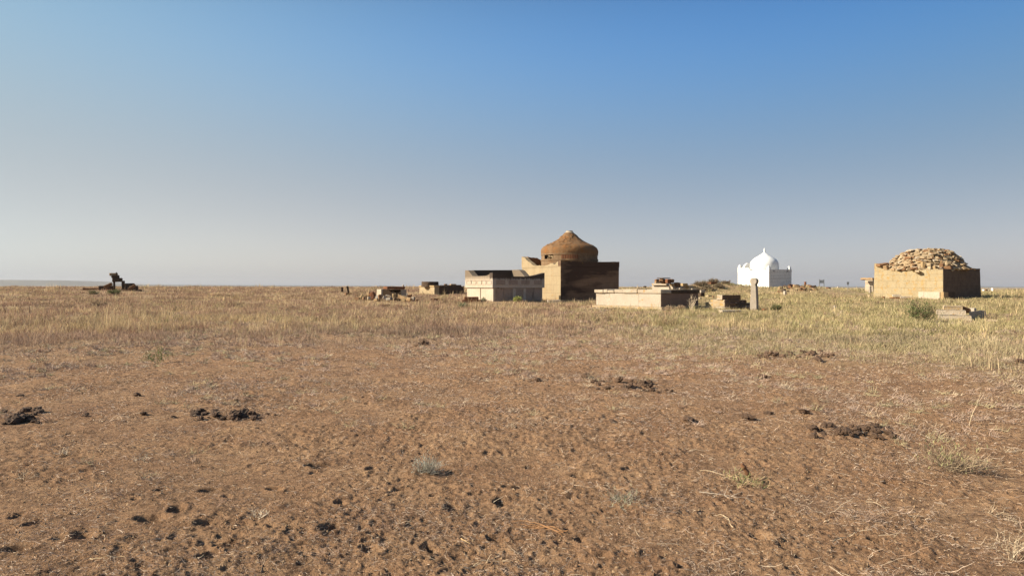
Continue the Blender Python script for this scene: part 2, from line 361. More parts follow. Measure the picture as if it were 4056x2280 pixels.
class Frame:
    """plan frame of a building seen on its corner: local x runs along the right-hand face, local y along the left-hand face"""
    def __init__(s, u, d, a=A61):
        s.a, s.d = a, d; s.C = ((u - 2028) / F * d, d); s.rz = math.pi / 2 - a
        s.ey = (-math.cos(a), math.sin(a)); s.ex = (math.sin(a), math.cos(a))
    def length(s, u, which):
        k = (u - 2028) / F; dx, dy = s.ex if which == 'x' else s.ey
        return (k * s.C[1] - s.C[0]) / (dx - k * dy)
    def depth(s, x, y): return s.C[1] + x * s.ex[1] + y * s.ey[1]
    def world(s, x, y): return (s.C[0] + x * s.ex[0] + y * s.ey[0], s.C[1] + x * s.ex[1] + y * s.ey[1])
def zz(u, v, d): return CH - (v - vh(u)) / F * d
def px_box(name, label, cat, uc, uL, uR, vt, vb, mat, d=None, a=A61, group=None, ground=True, seed=None, rough=.02, seg=.35, parent=None, edge=.03, tilt=(0, 0)):
    """a block seen on its corner, sized from where its corner and two far edges stand"""
    d = d or gd(uc, vb); f = Frame(uc, d, a); LR = f.length(uR, 'x'); LL = f.length(uL, 'y')
    z1 = zz(uc, vt, d); z0 = zz(uc, vb, d)
    if ground: z0 = min(z0, float(H(*f.world(LR / 2, LL / 2))) - .12)
    bm = bmesh.new(); rough_box(bm, 0, LR, 0, LL, 0, z1 - z0, seg, rough, seed if seed is not None else int(uc + vt), edge)
    o = bm_obj(name, bm, mat, parent)
    o.location = (f.C[0], f.C[1], z0); o.rotation_euler = (tilt[0], tilt[1], f.rz)
    if label: tag(o, label, cat, group)
    return o
def stone_at(name, label, u0, u1, vt, vb, mat, d=None, group=None, yaw=None, tilt=(0, 0), dp=None, cat='stone', rough=.12, parts=None, seed=0, bury=.04):
    """a loose rock or block centred on the photo span u0..u1, standing on the ground or at depth d"""
    uc = (u0 + u1) / 2; onground = d is None; d = d or gd(uc, vb)
    w_ = (u1 - u0) / F * d; h = (vb - vt) / F * d; p = W(uc, vb, d)
    yaw = R(29) if yaw is None else yaw; dp = dp or min(w_, max(h, w_ * .6))
    w_ = max(.05, (w_ - dp * abs(math.sin(yaw)) * .8) / max(.5, abs(math.cos(yaw))))
    bm = bmesh.new(); sc = min(w_, h, dp)
    rough_box(bm, -w_ / 2, w_ / 2, -dp / 2, dp / 2, -(bury if onground else 0), h, max(sc * .5, .05), sc * rough, seed or int(u0 * 3 + vt), sc * .12)
    o = bm_obj(name, bm, mat); o.location = (p.x, p.y + dp * .3, (float(H(p.x, p.y)) if onground else p.z)); o.rotation_euler = (tilt[0], tilt[1], yaw)
    return tag(o, label, cat, group)
def lathe(bm, prof, seg=72, cx=0, cy=0, wob=0, seed=0, close_top=True):
    rings = []
    for (r, z) in prof:
        ring = []
        for k in range(seg):
            a = 2 * math.pi * k / seg; p = Vector((math.cos(a) * r, math.sin(a) * r, z))
            q = wob * mnoise.noise(p * 1.3 + Vector((seed, 0, 0))) + wob * .6 * mnoise.noise(p * 4 + Vector((0, seed, 0))) if wob else 0
            ring.append(bm.verts.new((cx + math.cos(a) * (r + q), cy + math.sin(a) * (r + q), z + q * .6)))
        rings.append(ring)
    for A, B in zip(rings[:-1], rings[1:]):
        for k in range(seg): bm.faces.new([A[k], A[(k + 1) % seg], B[(k + 1) % seg], B[k]])
    if close_top: bm.faces.new(rings[-1])
    bm.faces.new(rings[0][::-1])
def dense(prof, n=4):
    out = []
    for (a, b) in zip(prof[:-1], prof[1:]):
        for k in range(n): out.append((a[0] + (b[0] - a[0]) * k / n, a[1] + (b[1] - a[1]) * k / n))
    return out + [prof[-1]]
def smoothprof(pts, n=5):
    out = []
    P = [pts[0]] + pts + [pts[-1]]
    for i in range(1, len(P) - 2):
        for k in range(n):
            t = k / n; q = []
            for c in (0, 1):
                p0, p1, p2, p3 = P[i - 1][c], P[i][c], P[i + 1][c], P[i + 2][c]
                q.append(.5 * (2 * p1 + (p2 - p0) * t + (2 * p0 - 5 * p1 + 4 * p2 - p3) * t * t + (3 * p1 - p0 - 3 * p2 + p3) * t ** 3))
            out.append(tuple(q))
    return out + [pts[-1]]

# ------------------------------------------------------------------ ground and far hills
def build_ground():
    fine = np.arange(-62, 62.001, .125); coarse = np.arange(62 + 3.275, 298 - 1, 3.275)
    az = np.radians(np.concatenate([fine, coarse])); na = len(az)
    r = [1.1]
    while r[-1] < 30: r.append(r[-1] * 1.0034)
    while r[-1] < 220: r.append(r[-1] * 1.008)
    while r[-1] < 14000: r.append(r[-1] * 1.03)
    r = np.array(r); nr = len(r)
    X = r[:, None] * np.sin(az)[None]; Y = r[:, None] * np.cos(az)[None]
    Z = G(X, Y); near = X ** 2 + Y ** 2 < 20 ** 2; zz_ = pits(X[near], Y[near]); Z[near] += zz_
    Ve = veg(X, Y); Gr = green(X, Y)
    V = np.stack([X, Y, Z], -1).reshape(-1, 3); V = np.concatenate([V, [[0, 0, 0.0]]])
    i, j = np.meshgrid(np.arange(nr - 1), np.arange(na), indexing='ij'); jn = (j + 1) % na
    q = np.stack([i * na + j, i * na + jn, (i + 1) * na + jn, (i + 1) * na + j], -1).reshape(-1, 4)[:, ::-1]
    k = np.arange(na); t = np.stack([np.full(na, nr * na), k, (k + 1) % na], -1)[:, ::-1]
    o = np_mesh('ground', V, q, t, M['soil'])
    a = o.data.color_attributes.new('Veg', 'FLOAT_COLOR', 'POINT')
    cc = np.ones((len(V), 4), np.float32); cc[:-1, 0] = Ve.ravel(); cc[:-1, 1] = Gr.ravel(); a.data.foreach_set('color', cc.ravel())
    tag(o, None, None, kind='structure')
build_ground()
def build_mesa():
    D = 6500.; us = np.linspace(-2600, 1500, 90)
    ex = [(-2600, 1122), (-1200, 1112), (0, 1108), (120, 1109), (255, 1110), (290, 1116), (330, 1121), (400, 1124.5), (620, 1127), (1500, 1130)]
    vt = np.interp(us, [e[0] for e in ex], [e[1] for e in ex])
    rows = []; prof = [(-900, 0), (-500, .22), (-180, .55), (0, .97), (150, 1), (2500, 1), (3200, 0)]
    for (dy, hf) in prof:
        row = []
        for u, v in zip(us, vt):
            x = (u - 2028) / F * D; top = CH - (v - (1129)) / F * D + 8
            y = D + dy + 180 * (vn(np.array([x / 900.]), np.array([dy / 900.]), 5)[0] - .5)
            row.append((x * (1 + dy / D * .6), y, -8.9 + max(0, top) * hf * (1 - .06 * vn(np.array([x / 150.]), np.array([dy / 100.]), 8)[0] * (hf < .9))))
        rows.append(row)
    n = len(us); V = [p for r_ in rows for p in r_]
    f = [(i * n + j, i * n + j + 1, (i + 1) * n + j + 1, (i + 1) * n + j) for i in range(len(rows) - 1) for j in range(n - 1)]
    o = mesh_obj('hills', V, f, M['mesa'], smooth=True); tag(o, None, None, kind='structure')
    rows = []
    us = np.linspace(3200, 6200, 60); D = 9000.
    for (dy, hf) in [(-800, 0), (-200, .6), (0, 1), (1200, 1), (1800, 0)]:
        rows.append([((u - 2028) / F * D, D + dy, -8.9 + (10 + 12 * vn(np.array([u / 160.]), np.array([1.]), 3)[0]) * hf) for u in us])
    n = len(us); V = [p for r_ in rows for p in r_]
    f = [(i * n + j, i * n + j + 1, (i + 1) * n + j + 1, (i + 1) * n + j) for i in range(len(rows) - 1) for j in range(n - 1)]
    tag(mesh_obj('hills', V, f, M['mesa'], smooth=True), None, None, kind='structure')
build_mesa()

# ------------------------------------------------------------------ big mausoleum with rusty dome
def big_mausoleum():
    d = 60.5; f = Frame(2221, d); LL = f.length(2067, 'y'); LR = f.length(2452, 'x'); gz = float(H(*f.world(LR / 2, LL / 2)))
    e = empty('mausoleum', (f.C[0], f.C[1], 0), f.rz); tag(e, 'large brown stone mausoleum with a rust coloured pointed dome on a round drum', 'mausoleum')
    zl = 1.5 + (1132 - 1053) / F * d; zt = 1.5 + (1132 - 1032.5) / F * d; zp = .22
    bm = bmesh.new(); rough_box(bm, -.22, LR + .2, -.22, LL + .2, -.5, zp, .6, .025, 3, .04); bm_obj('plinth', bm, M['rubble'], e)
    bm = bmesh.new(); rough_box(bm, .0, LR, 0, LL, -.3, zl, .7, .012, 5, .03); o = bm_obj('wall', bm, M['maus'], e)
    o.data.materials.append(M['maus_shade'])
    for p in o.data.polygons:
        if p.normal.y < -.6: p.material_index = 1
    T = .45
    # parapets: front right face whole, left face broken down
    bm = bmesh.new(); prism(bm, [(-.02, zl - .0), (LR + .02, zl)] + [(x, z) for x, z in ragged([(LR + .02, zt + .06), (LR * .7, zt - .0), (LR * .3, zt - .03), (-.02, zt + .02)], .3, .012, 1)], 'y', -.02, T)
    bm_obj('parapet', bm, M['maus_shade'], e)
    hz = 1.5 + (1132 - 1016) / F * f.depth(0, LL)
    s = lambda x: LL * (1507 - x) / (1507 - 955)     # photo run along the left face
    top = [(T + .01, zt - .05), (s(1440), zl + .22), (s(1380), zl + .32), (s(1330), zl + .14), (s(1240), zl + .10), (s(1130), zl + .20), (s(985), hz - .08), (s(958), hz), (LL + .02, hz)]
    bm = bmesh.new(); prism(bm, [(LL + .02, zl), (T + .004, zl)] + ragged(top, .16, .05, 2), 'x', -.02, T); bm_obj('parapet', bm, M['maus'], e)
    bm = bmesh.new(); prism(bm, [(LR + .02, zl), (T + .004, zl)] + ragged([(T + .01, hz - .02), (1.6, hz - .1), (2.4, hz - .45), (LR * .6, hz - .6), (LR - .8, hz - .1), (LR + .02, hz)], .2, .06, 4), 'y', LL - T, LL + .018)
    bm_obj('parapet', bm, M['brown'], e)
    bm = bmesh.new(); prism(bm, [(LL - T - .005, zl), (T + .004, zl)] + ragged([(T + .01, zt), (LL * .5, zt - .4), (LL - T - .005, hz - .1)], .2, .04, 6), 'x', LR - T, LR + .016)
    bm_obj('parapet', bm, M['brown'], e)
    # drum and dome
    cx, cy = LR / 2, LL / 2; dc = f.depth(cx, cy); q = dc / F / 3.578
    def Z(y): return 1.5 + (1132 - (860 + y / 3.578)) / F * dc
    rd = 400 * q
    bm = bmesh.new(); prof = [(rd, zl - .05), (rd, Z(625)), (rd + .05, Z(622)), (rd + .05, Z(600)), (rd - .02, Z(598)), (rd - .02, Z(545)), (rd + .03, Z(542)), (rd + .03, Z(523))]
    # drum with a square hole on the lit side
    seg = 96; rings = []; ang = []
    for (r, z) in prof: rings.append([bm.verts.new((cx + math.cos(2 * math.pi * k / seg) * r, cy + math.sin(2 * math.pi * k / seg) * r, z)) for k in range(seg)])
    vx = math.atan2(*(lambda a, b: (b, a))(*(Matrix.Rotation(-f.rz, 2) @ Vector((-f.world(cx, cy)[0], -f.world(cx, cy)[1])))))   # local direction to the viewpoint of the photo
    a0, a1 = vx - math.asin(.86), vx - math.asin(.55)
    for i, (A, B) in enumerate(zip(rings[:-1], rings[1:])):
        for k in range(seg):
            am = 2 * math.pi * (k + .5) / seg; inh = ((am - a0) % (2 * math.pi)) < (a1 - a0)
            if inh and i in (3, 4): continue
            bm.faces.new([A[k], A[(k + 1) % seg], B[(k + 1) % seg], B[k]])
    dr = bm_obj('drum', bm, M['drum'], e)
    bm = bmesh.new(); lathe(bm, [(rd - .42, zl), (rd - .42, Z(530))], 48, cx, cy); bm_obj('drum_core', bm, M['dark'], dr)
    bm = bmesh.new(); rr = random.Random(5)
    for k in range(16):
        am = a0 + (a1 - a0) * rr.uniform(.35, .98); zc = Z(625) + (Z(560) - Z(625)) * rr.random(); rc = rd - .26
        c = Vector((cx + rc * math.cos(am), cy + rc * math.sin(am), zc)); t = bmesh.new(); rough_box(t, -.16, .16, -.16, .16, -.05, .05, .2, .02, k, .02)
        bmesh.ops.transform(t, matrix=Matrix.Translation(c) @ Matrix.Rotation(rr.uniform(0, 3), 4, 'Z') @ Matrix.Rotation(rr.uniform(-.4, .4), 4, 'X'), verts=t.verts)
        me = bpy.data.meshes.new('tmp'); t.to_mesh(me); t.free(); bm.from_mesh(me); bpy.data.meshes.remove(me)
    bm_obj('rubble_fill', bm, M['dome_rubble'], dr)
    bm = bmesh.new()
    for k in range(7):                     # narrow upright panels on the drum beside the hole
        am = vx + math.asin(-.24 + k * .084); w_ = .10; c = Vector((cx + (rd - .005) * math.cos(am), cy + (rd - .005) * math.sin(am), 0))
        for y_ in (0,):
            t = bmesh.new(); rough_box(t, -.03, .05, -w_, w_, Z(614), Z(549), .3, .006, k, .02)
            bmesh.ops.transform(t, matrix=Matrix.Translation(c) @ Matrix.Rotation(am, 4, 'Z'), verts=t.verts)
            me = bpy.data.meshes.new('tmp'); t.to_mesh(me); t.free(); bm.from_mesh(me); bpy.data.meshes.remove(me)
    bm_obj('panel', bm, M['red'], dr)
    P = [(400, 523), (401, 500), (398, 470), (384, 438), (352, 410), (300, 386), (240, 358), (182, 326), (140, 294), (108, 264), (82, 240), (62, 222)]
    prof = [(r * q + .01, Z(y)) for r, y in smoothprof(P, 5)]
    bm = bmesh.new(); lathe(bm, prof, 120, cx, cy, .035, 2)
    rr = random.Random(9)
    for k in range(60):                    # lifted flat stones on the weather side of the dome
        t_ = rr.uniform(.42, .9); i = int(t_ * (len(prof) - 12)) + 3; r, z = prof[i]; am = vx - rr.uniform(-.1, 1.25)
        c = Vector((cx + r * math.cos(am), cy + r * math.sin(am), z - .01)); sl = math.atan2(prof[i + 1][1] - z, r - prof[i + 1][0])
        t = bmesh.new(); a_, b_ = rr.uniform(.1, .24), rr.uniform(.1, .22); rough_box(t, -a_, a_, -b_, b_, -.03, .03, .3, .02, k, .015)
        bmesh.ops.transform(t, matrix=Matrix.Translation(c) @ Matrix.Rotation(am, 4, 'Z') @ Matrix.Rotation(sl + rr.uniform(-.12, .25), 4, 'Y') @ Matrix.Rotation(rr.uniform(0, 3), 4, 'Z'), verts=t.verts)
        me = bpy.data.meshes.new('tmp'); t.to_mesh(me); t.free(); bm.from_mesh(me); bpy.data.meshes.remove(me)
    dm = bm_obj('dome', bm, M['dome'], e)
    bm = bmesh.new(); lathe(bm, [(70 * q, Z(236)), (60 * q, Z(215)), (46 * q, Z(203)), (47 * q, Z(192)), (30 * q, Z(190))], 32, cx, cy, .015, 4); bm_obj('finial', bm, M['pale_slab'], dm)
    return f, LL, LR
BF, BLL, BLR = big_mausoleum()

# ------------------------------------------------------------------ roofless cream enclosure
def enclosure():
    d = 53.; f = Frame(1951, d); uLu, uRu = 1842, 2157
    LL = f.length(uLu, 'y'); LR = f.length(uRu, 'x')
    e = empty('walled_tomb', (f.C[0], f.C[1], 0), f.rz); tag(e, 'cream stone roofless tomb enclosure with horned corners left of the big mausoleum', 'tomb')
    zb = float(H(*f.world(LR / 2, LL / 2))) - .3; zs = zz(1951, 1139.5, d); T = .55; ins = .13
    zf = zz(1951, 1079, d); zr = zz(2157, 1080, f.depth(LR, 0)); zL = zz(1842, 1070, f.depth(0, LL)); zm = zz(2030, 1094.5, f.depth(LR / 2, 0))
    # lower walls
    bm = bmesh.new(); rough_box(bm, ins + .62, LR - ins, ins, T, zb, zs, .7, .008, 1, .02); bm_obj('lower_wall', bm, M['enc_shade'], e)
    bm = bmesh.new(); rough_box(bm, ins, T, ins + .02, LL - ins, zb, zs, .7, .008, 2, .02); bm_obj('lower_wall', bm, M['enc_low'], e)
    bm = bmesh.new(); rough_box(bm, T + .005, LR - ins, LL - T, LL - ins, zb, zs, .7, .008, 3, .02); bm_obj('lower_wall', bm, M['enc_low'], e)
    bm = bmesh.new(); rough_box(bm, LR - T, LR - ins, T + .005, LL - T - .005, zb, zs, .7, .008, 4, .02); bm_obj('lower_wall', bm, M['enc_low'], e)
    bm = bmesh.new(); 
    for k in range(7): rough_box(bm, T + .01, ins + .61, ins + .12, T - .02, zb + .25 * k, zb + .25 * k + .235, .2, .02, k + 40, .02)
    bm_obj('brick_core', bm, M['red'], e)
    # upper walls with concave tops between the horns
    def horn_x(x):   # top of the front (right hand) wall
        t = x / LR
        if t < .04: return zf - .02
        if t < .30: return zf + (zm - zf) * math.sin((t - .04) / .26 * math.pi / 2)
        if t < .62: return zm
        return zm + (zr - zm) * ((t - .62) / .38) ** 1.6
    pts = [(LR * k / 44, horn_x(LR * k / 44)) for k in range(45)]
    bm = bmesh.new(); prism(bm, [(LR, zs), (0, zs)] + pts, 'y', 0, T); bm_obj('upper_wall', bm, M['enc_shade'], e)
    s = lambda x: LL * (540 - x) / (540 - 150)
    zlow = zz(1930, 1093, f.depth(0, LL * .4))
    def prof_y(far):
        return ragged([(T + .005, zf - .12), (s(455), zlow + .02), (s(350), zlow), (s(265), zlow + .03), (s(195), far - .02), (LL, far)], .25, .012, 3)
    bm = bmesh.new(); prism(bm, [(LL, zs), (T + .005, zs)] + prof_y(zL), 'x', 0, T); bm_obj('upper_wall', bm, M['enc_up'], e)
    zB = zL + .08
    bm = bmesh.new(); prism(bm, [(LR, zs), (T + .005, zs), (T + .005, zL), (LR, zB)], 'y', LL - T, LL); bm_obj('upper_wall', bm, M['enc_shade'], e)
    bm = bmesh.new(); prism(bm, [(LL - T - .005, zs), (T + .005, zs), (T + .005, zr - .15), (1.3, zlow), (LL * .45, zlow), (LL * .62, zB - .1), (LL * .68, zB), (LL - T - .005, zB)], 'x', LR - T, LR)
    bm_obj('upper_wall', bm, M['enc_up'], e)
    # panels let into the frieze: raised frames around sunk squares
    def frame(bm, axis, s0, s1, z0, z1, t=.05, pr=.035):
        for (a, b, c, d_) in ((s0, s1, z0, z0 + t), (s0, s1, z1 - t, z1), (s0, s0 + t, z0 + t, z1 - t), (s1 - t, s1, z0 + t, z1 - t)):
            if axis == 'y': rough_box(bm, a, b, -pr, -.003, c, d_, 9, .003, 1, .008)
            else: rough_box(bm, -pr, -.003, a, b, c, d_, 9, .003, 1, .008)
    K = lambda x: LR * (x - 540) / (1277 - 540)
    Zf = lambda y: zz(2000, 860 + y / 3.578, f.depth(LR * .4, 0))
    for (a, b) in ((580, 718), (756, 896), (932, 1064), (1110, 1240)):
        bm = bmesh.new(); frame(bm, 'y', K(a), K(b), Zf(958), Zf(886), .035); pn = bm_obj('frieze_panel', bm, M['enc_shade'], e); bm = bmesh.new(); rough_box(bm, K(a) + .04, K(b) - .04, -.014, -.003, Zf(958) + .04, Zf(886) - .04, 9, .002, 1, .004); bm_obj('inlay', bm, M['panel'], pn)
    Zl = lambda y: zz(1900, 860 + y / 3.578, f.depth(0, LL * .5))
    for (a, b) in ((176, 242), (248, 314), (326, 392), (396, 454), (464, 524)):
        bm = bmesh.new(); frame(bm, 'x', s(b), s(a), Zl(952), Zl(893)); bm_obj('frieze_panel', bm, M['enc_up'], e)
    # doorway: raised surround, sunk slab
    bm = bmesh.new(); z1 = Zf(1003)
    for (a, b, c, g) in ((828, 866, zb, z1), (972, 1010, zb, z1), (866, 972, Zf(1016), z1)): rough_box(bm, K(a), K(b), ins - .09, ins - .003, c, g - .004, 9, .004, 3, .012)
    dn = bm_obj('door_surround', bm, M['enc_shade'], e)
    bm = bmesh.new(); rough_box(bm, K(868), K(970), ins - .045, ins - .004, zb, Zf(1018), .3, .012, 3, .012); bm_obj('door_slab', bm, M['panel'], dn)
    # brownish facing slabs either side of the door
    for (a, b) in ((590, 700), (710, 820), (1016, 1123), (1133, 1245)):
        bm = bmesh.new(); rough_box(bm, K(a), min(K(b), LR - ins - .02), ins - .016, ins - .003, zb, zs - .05, .5, .003, a, .006); bm_obj('facing_slab', bm, M['panel'], e)
    # upright joints
    for x in (705, 1128):
        bm = bmesh.new(); rough_box(bm, K(x) - .014, K(x) + .014, ins - .012, ins - .003, zb, zs - .01, 9, .002, 1, .003); bm_obj('joint', bm, M['dark'], e)
    bm = bmesh.new(); rough_box(bm, ins - .012, ins - .003, s(364), s(355), zb, zs - .01, 9, .002, 1, .003); bm_obj('joint', bm, M['dark'], e)
    bm = bmesh.new(); rough_box(bm, T + .02, LR - T - .02, T + .02, LL - T - .02, zb, zb + .36, .6, .03, 1, .05); bm_obj('floor_slab', bm, M['brown'], e)
    return f
enclosure()

# ------------------------------------------------------------------ low box tomb in front
def box_tomb():
    a = R(49); d = gd(2618, 1229); f = Frame(2618, d, a); LL = f.length(2359, 'y'); LR = f.length(2767, 'x')
    e = empty('box_tomb', (f.C[0], f.C[1], 0), f.rz); tag(e, 'long low pale stone box tomb with a cracked coping in front of the big mausoleum', 'tomb')
    zb = float(H(*f.world(LR / 2, LL / 2))) - .25; z1 = zz(2618, 1147, d); zc = zz(2618, 1162, d); zw = zz(2618, 1216, d)
    bm = bmesh.new(); rough_box(bm, -.42, LR + .15, -.42, LL + .28, zb, zb + (zw - zb) * .62, .5, .03, 1, .03); bm_obj('plinth', bm, M['pale_slab'], e)
    bm = bmesh.new(); rough_box(bm, -.22, LR + .08, -.22, LL + .12, zb + (zw - zb) * .62 + .003, zw, .5, .025, 2, .03); bm_obj('plinth', bm, M['lichen'], e)
    s = lambda x: LL * (1027 - x) / (1027 - 187)
    bm = bmesh.new(); rough_box(bm, 0, LR, 0, s(386), zw + .003, zc, .6, .01, 3, .015); o = bm_obj('wall', bm, M['pale'], e)
    o.data.materials.append(M['maus_shade'])
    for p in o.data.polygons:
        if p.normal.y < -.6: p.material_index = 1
    o.data.materials[1] = stone('shaded_tomb_side', (.32, .21, .15), (.26, .165, .115), lich=.05, stain=.25, bump=.4)  # side turned from the sun, its shade put into the colour
    bm = bmesh.new(); rough_box(bm, .05, LR, s(382), LL, zw + .003, zc, .6, .01, 4, .015); bm_obj('wall', bm, M['pale'], e)
    cuts = [1027, 750, 560, 452, 360, 303, 187]; low = [0, .03, .0, -.05, .0, -.02]
    for k in range(6):
        y0, y1 = s(cuts[k]) + (.008 if k else -.05), s(cuts[k + 1]) - (.008 if k < 5 else -.05)
        bm = bmesh.new(); rough_box(bm, -.07 - .02 * (k % 2), LR * .25, y0, y1, zc + .003 + (0 if k not in (3,) else -.0), z1 + low[k], .35, .018, 10 + k, .025)
        bm_obj('coping', bm, M['pale_slab'], e)
    bm = bmesh.new(); rough_box(bm, LR * .25 + .01, LR + .06, -.06, .55, zc + .003, z1 - .0, .35, .02, 20, .025); bm_obj('coping', bm, M['dark'], e)
    bm = bmesh.new(); rough_box(bm, LR * .25 + .01, LR + .02, LL - .5, LL + .03, zc + .003, z1, .35, .02, 21, .025); bm_obj('coping', bm, M['pale_slab'], e)
    bm = bmesh.new(); rough_box(bm, LR - .45, LR + .05, .56, LL - .51, zc + .003, z1, .35, .02, 22, .025); bm_obj('coping', bm, M['pale_slab'], e)
    bm = bmesh.new(); rough_box(bm, LR * .25 + .01, LR - .46, .56, LL - .51, zc - .1, zc + .04, .5, .03, 23, .03); bm_obj('fill', bm, M['rubble'], e)
box_tomb()

# ------------------------------------------------------------------ stepped tomb and stele
def stepped_tomb():
    d = gd(2875, 1228); f = Frame(2875, d)
    e = empty('stepped_tomb', (f.C[0], f.C[1], 0), 0); tag(e, 'stepped stone tomb of four tiers beside the round-headed stele', 'tomb')
    def tier(uc, uL, uR, vt, vb, mat, seed, dd=0, dark=True):
        o = px_box('tier', None, None, uc, uL, uR, vt, vb, mat, d + dd, seed=seed, ground=False, rough=.03)
        o.location -= e.location; o.parent = e
        o.data.materials.append(M['tier_shade'])
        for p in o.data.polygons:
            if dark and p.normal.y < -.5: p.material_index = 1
    M['tier_shade'] = stone('shaded_tier_stone', (.22, .14, .095), (.16, .10, .065), lich=.25, stain=.4, bump=.8, sc=1.6)  # painted shade for the right-hand faces of the tiers
    tier(2875, 2775, 2998, 1215, 1240, M['pale_slab'], 1)
    tier(2871, 2793, 2916, 1198, 1215.3, M['lichen'], 2, .12)
    tier(2918, 2880, 2981, 1200, 1215.3, M['pale_slab'], 6, 1.0)
    tier(2870, 2813, 2933, 1187, 1198.2, M['lichen'], 3, .25)
    tier(2935, 2915, 2958, 1188, 1200.5, M['pale_slab'], 4, 1.25)
    tier(2861, 2838, 2935, 1168, 1187.5, M['pale_slab'], 5, .35)
stepped_tomb()
stone_at('ground_slab', 'pale flat slab sunk in grass in front of the stepped tomb', 2853, 2936, 1228, 1240, M['pale_slab'], dp=.5, cat='slab', rough=.05, yaw=R(8))
def stele():
    d = gd(3003, 1229); f = Frame(3008, d, R(52)); e = empty('stele', (f.C[0], f.C[1], float(H(*f.C)) - .15), f.rz)
    tag(e, 'tall carved stone stele with a round head beside the stepped tomb', 'stele')
    k = d / F * 1.03; sc = 1 / 4.293
    # outline (half widths from the axis, crop rows), scalloped right edge
    rows = [(1235, 60, 60), (1100, 57, 55), (1000, 52, 50), (960, 50, 46), (940, 49, 52), (915, 48, 44), (885, 47, 46), (868, 46, 52), (845, 45, 46), (825, 38, 40), (808, 34, 38), (795, 44, 46), (770, 56, 56), (745, 59, 58), (720, 50, 50), (706, 30, 32), (700, 8, 8)]
    wf = 1.08
    L_ = [(-l * sc * k * wf, (1235 - y) * sc * k + .15) for y, l, r in rows]; R_ = [(r * sc * k * wf, (1235 - y) * sc * k + .15) for y, l, r in rows]
    L_[0] = (L_[0][0], 0); R_[0] = (R_[0][0], 0)
    cen = 0
    n = len(rows); V = []; Fc = []
    def ring(y, inset): return 
    ths = [(-.13, .02), (-.10, 0), (.10, 0), (.13, .02)]
    bm = bmesh.new(); layers = []
    for (t, ins) in ths:
        a = [bm.verts.new((t, p[0] + ins + .35, p[1])) for p in L_]; b = [bm.verts.new((t, p[0] - ins + .35, p[1])) for p in R_]; layers.append((a, b))
    for i in range(n - 1):
        for (A, B) in zip(layers[:-1], layers[1:]):
            bm.faces.new([A[0][i], A[0][i + 1], B[0][i + 1], B[0][i]]); bm.faces.new([A[1][i], B[1][i], B[1][i + 1], A[1][i + 1]])
        for X in (layers[0], layers[-1]): bm.faces.new([X[0][i], X[1][i], X[1][i + 1], X[0][i + 1]])
    for (A, B) in zip(layers[:-1], layers[1:]):
        bm.faces.new([A[0][-1], A[1][-1], B[1][-1], B[0][-1]]); bm.faces.new([A[0][0], B[0][0], B[1][0], A[1][0]])
    o = bm_obj('shaft', bm, M['stele'], e)
    bm = bmesh.new(); rough_box(bm, -.17, .17, .0, .7, -.2, .1, .2, .02, 3, .03); bm_obj('foot', bm, M['stele'], e)
stele()
stone_at('fallen_stone', 'small red-brown stone lying at the foot of the stele', 3020, 3042, 1222, 1231, M['red'])

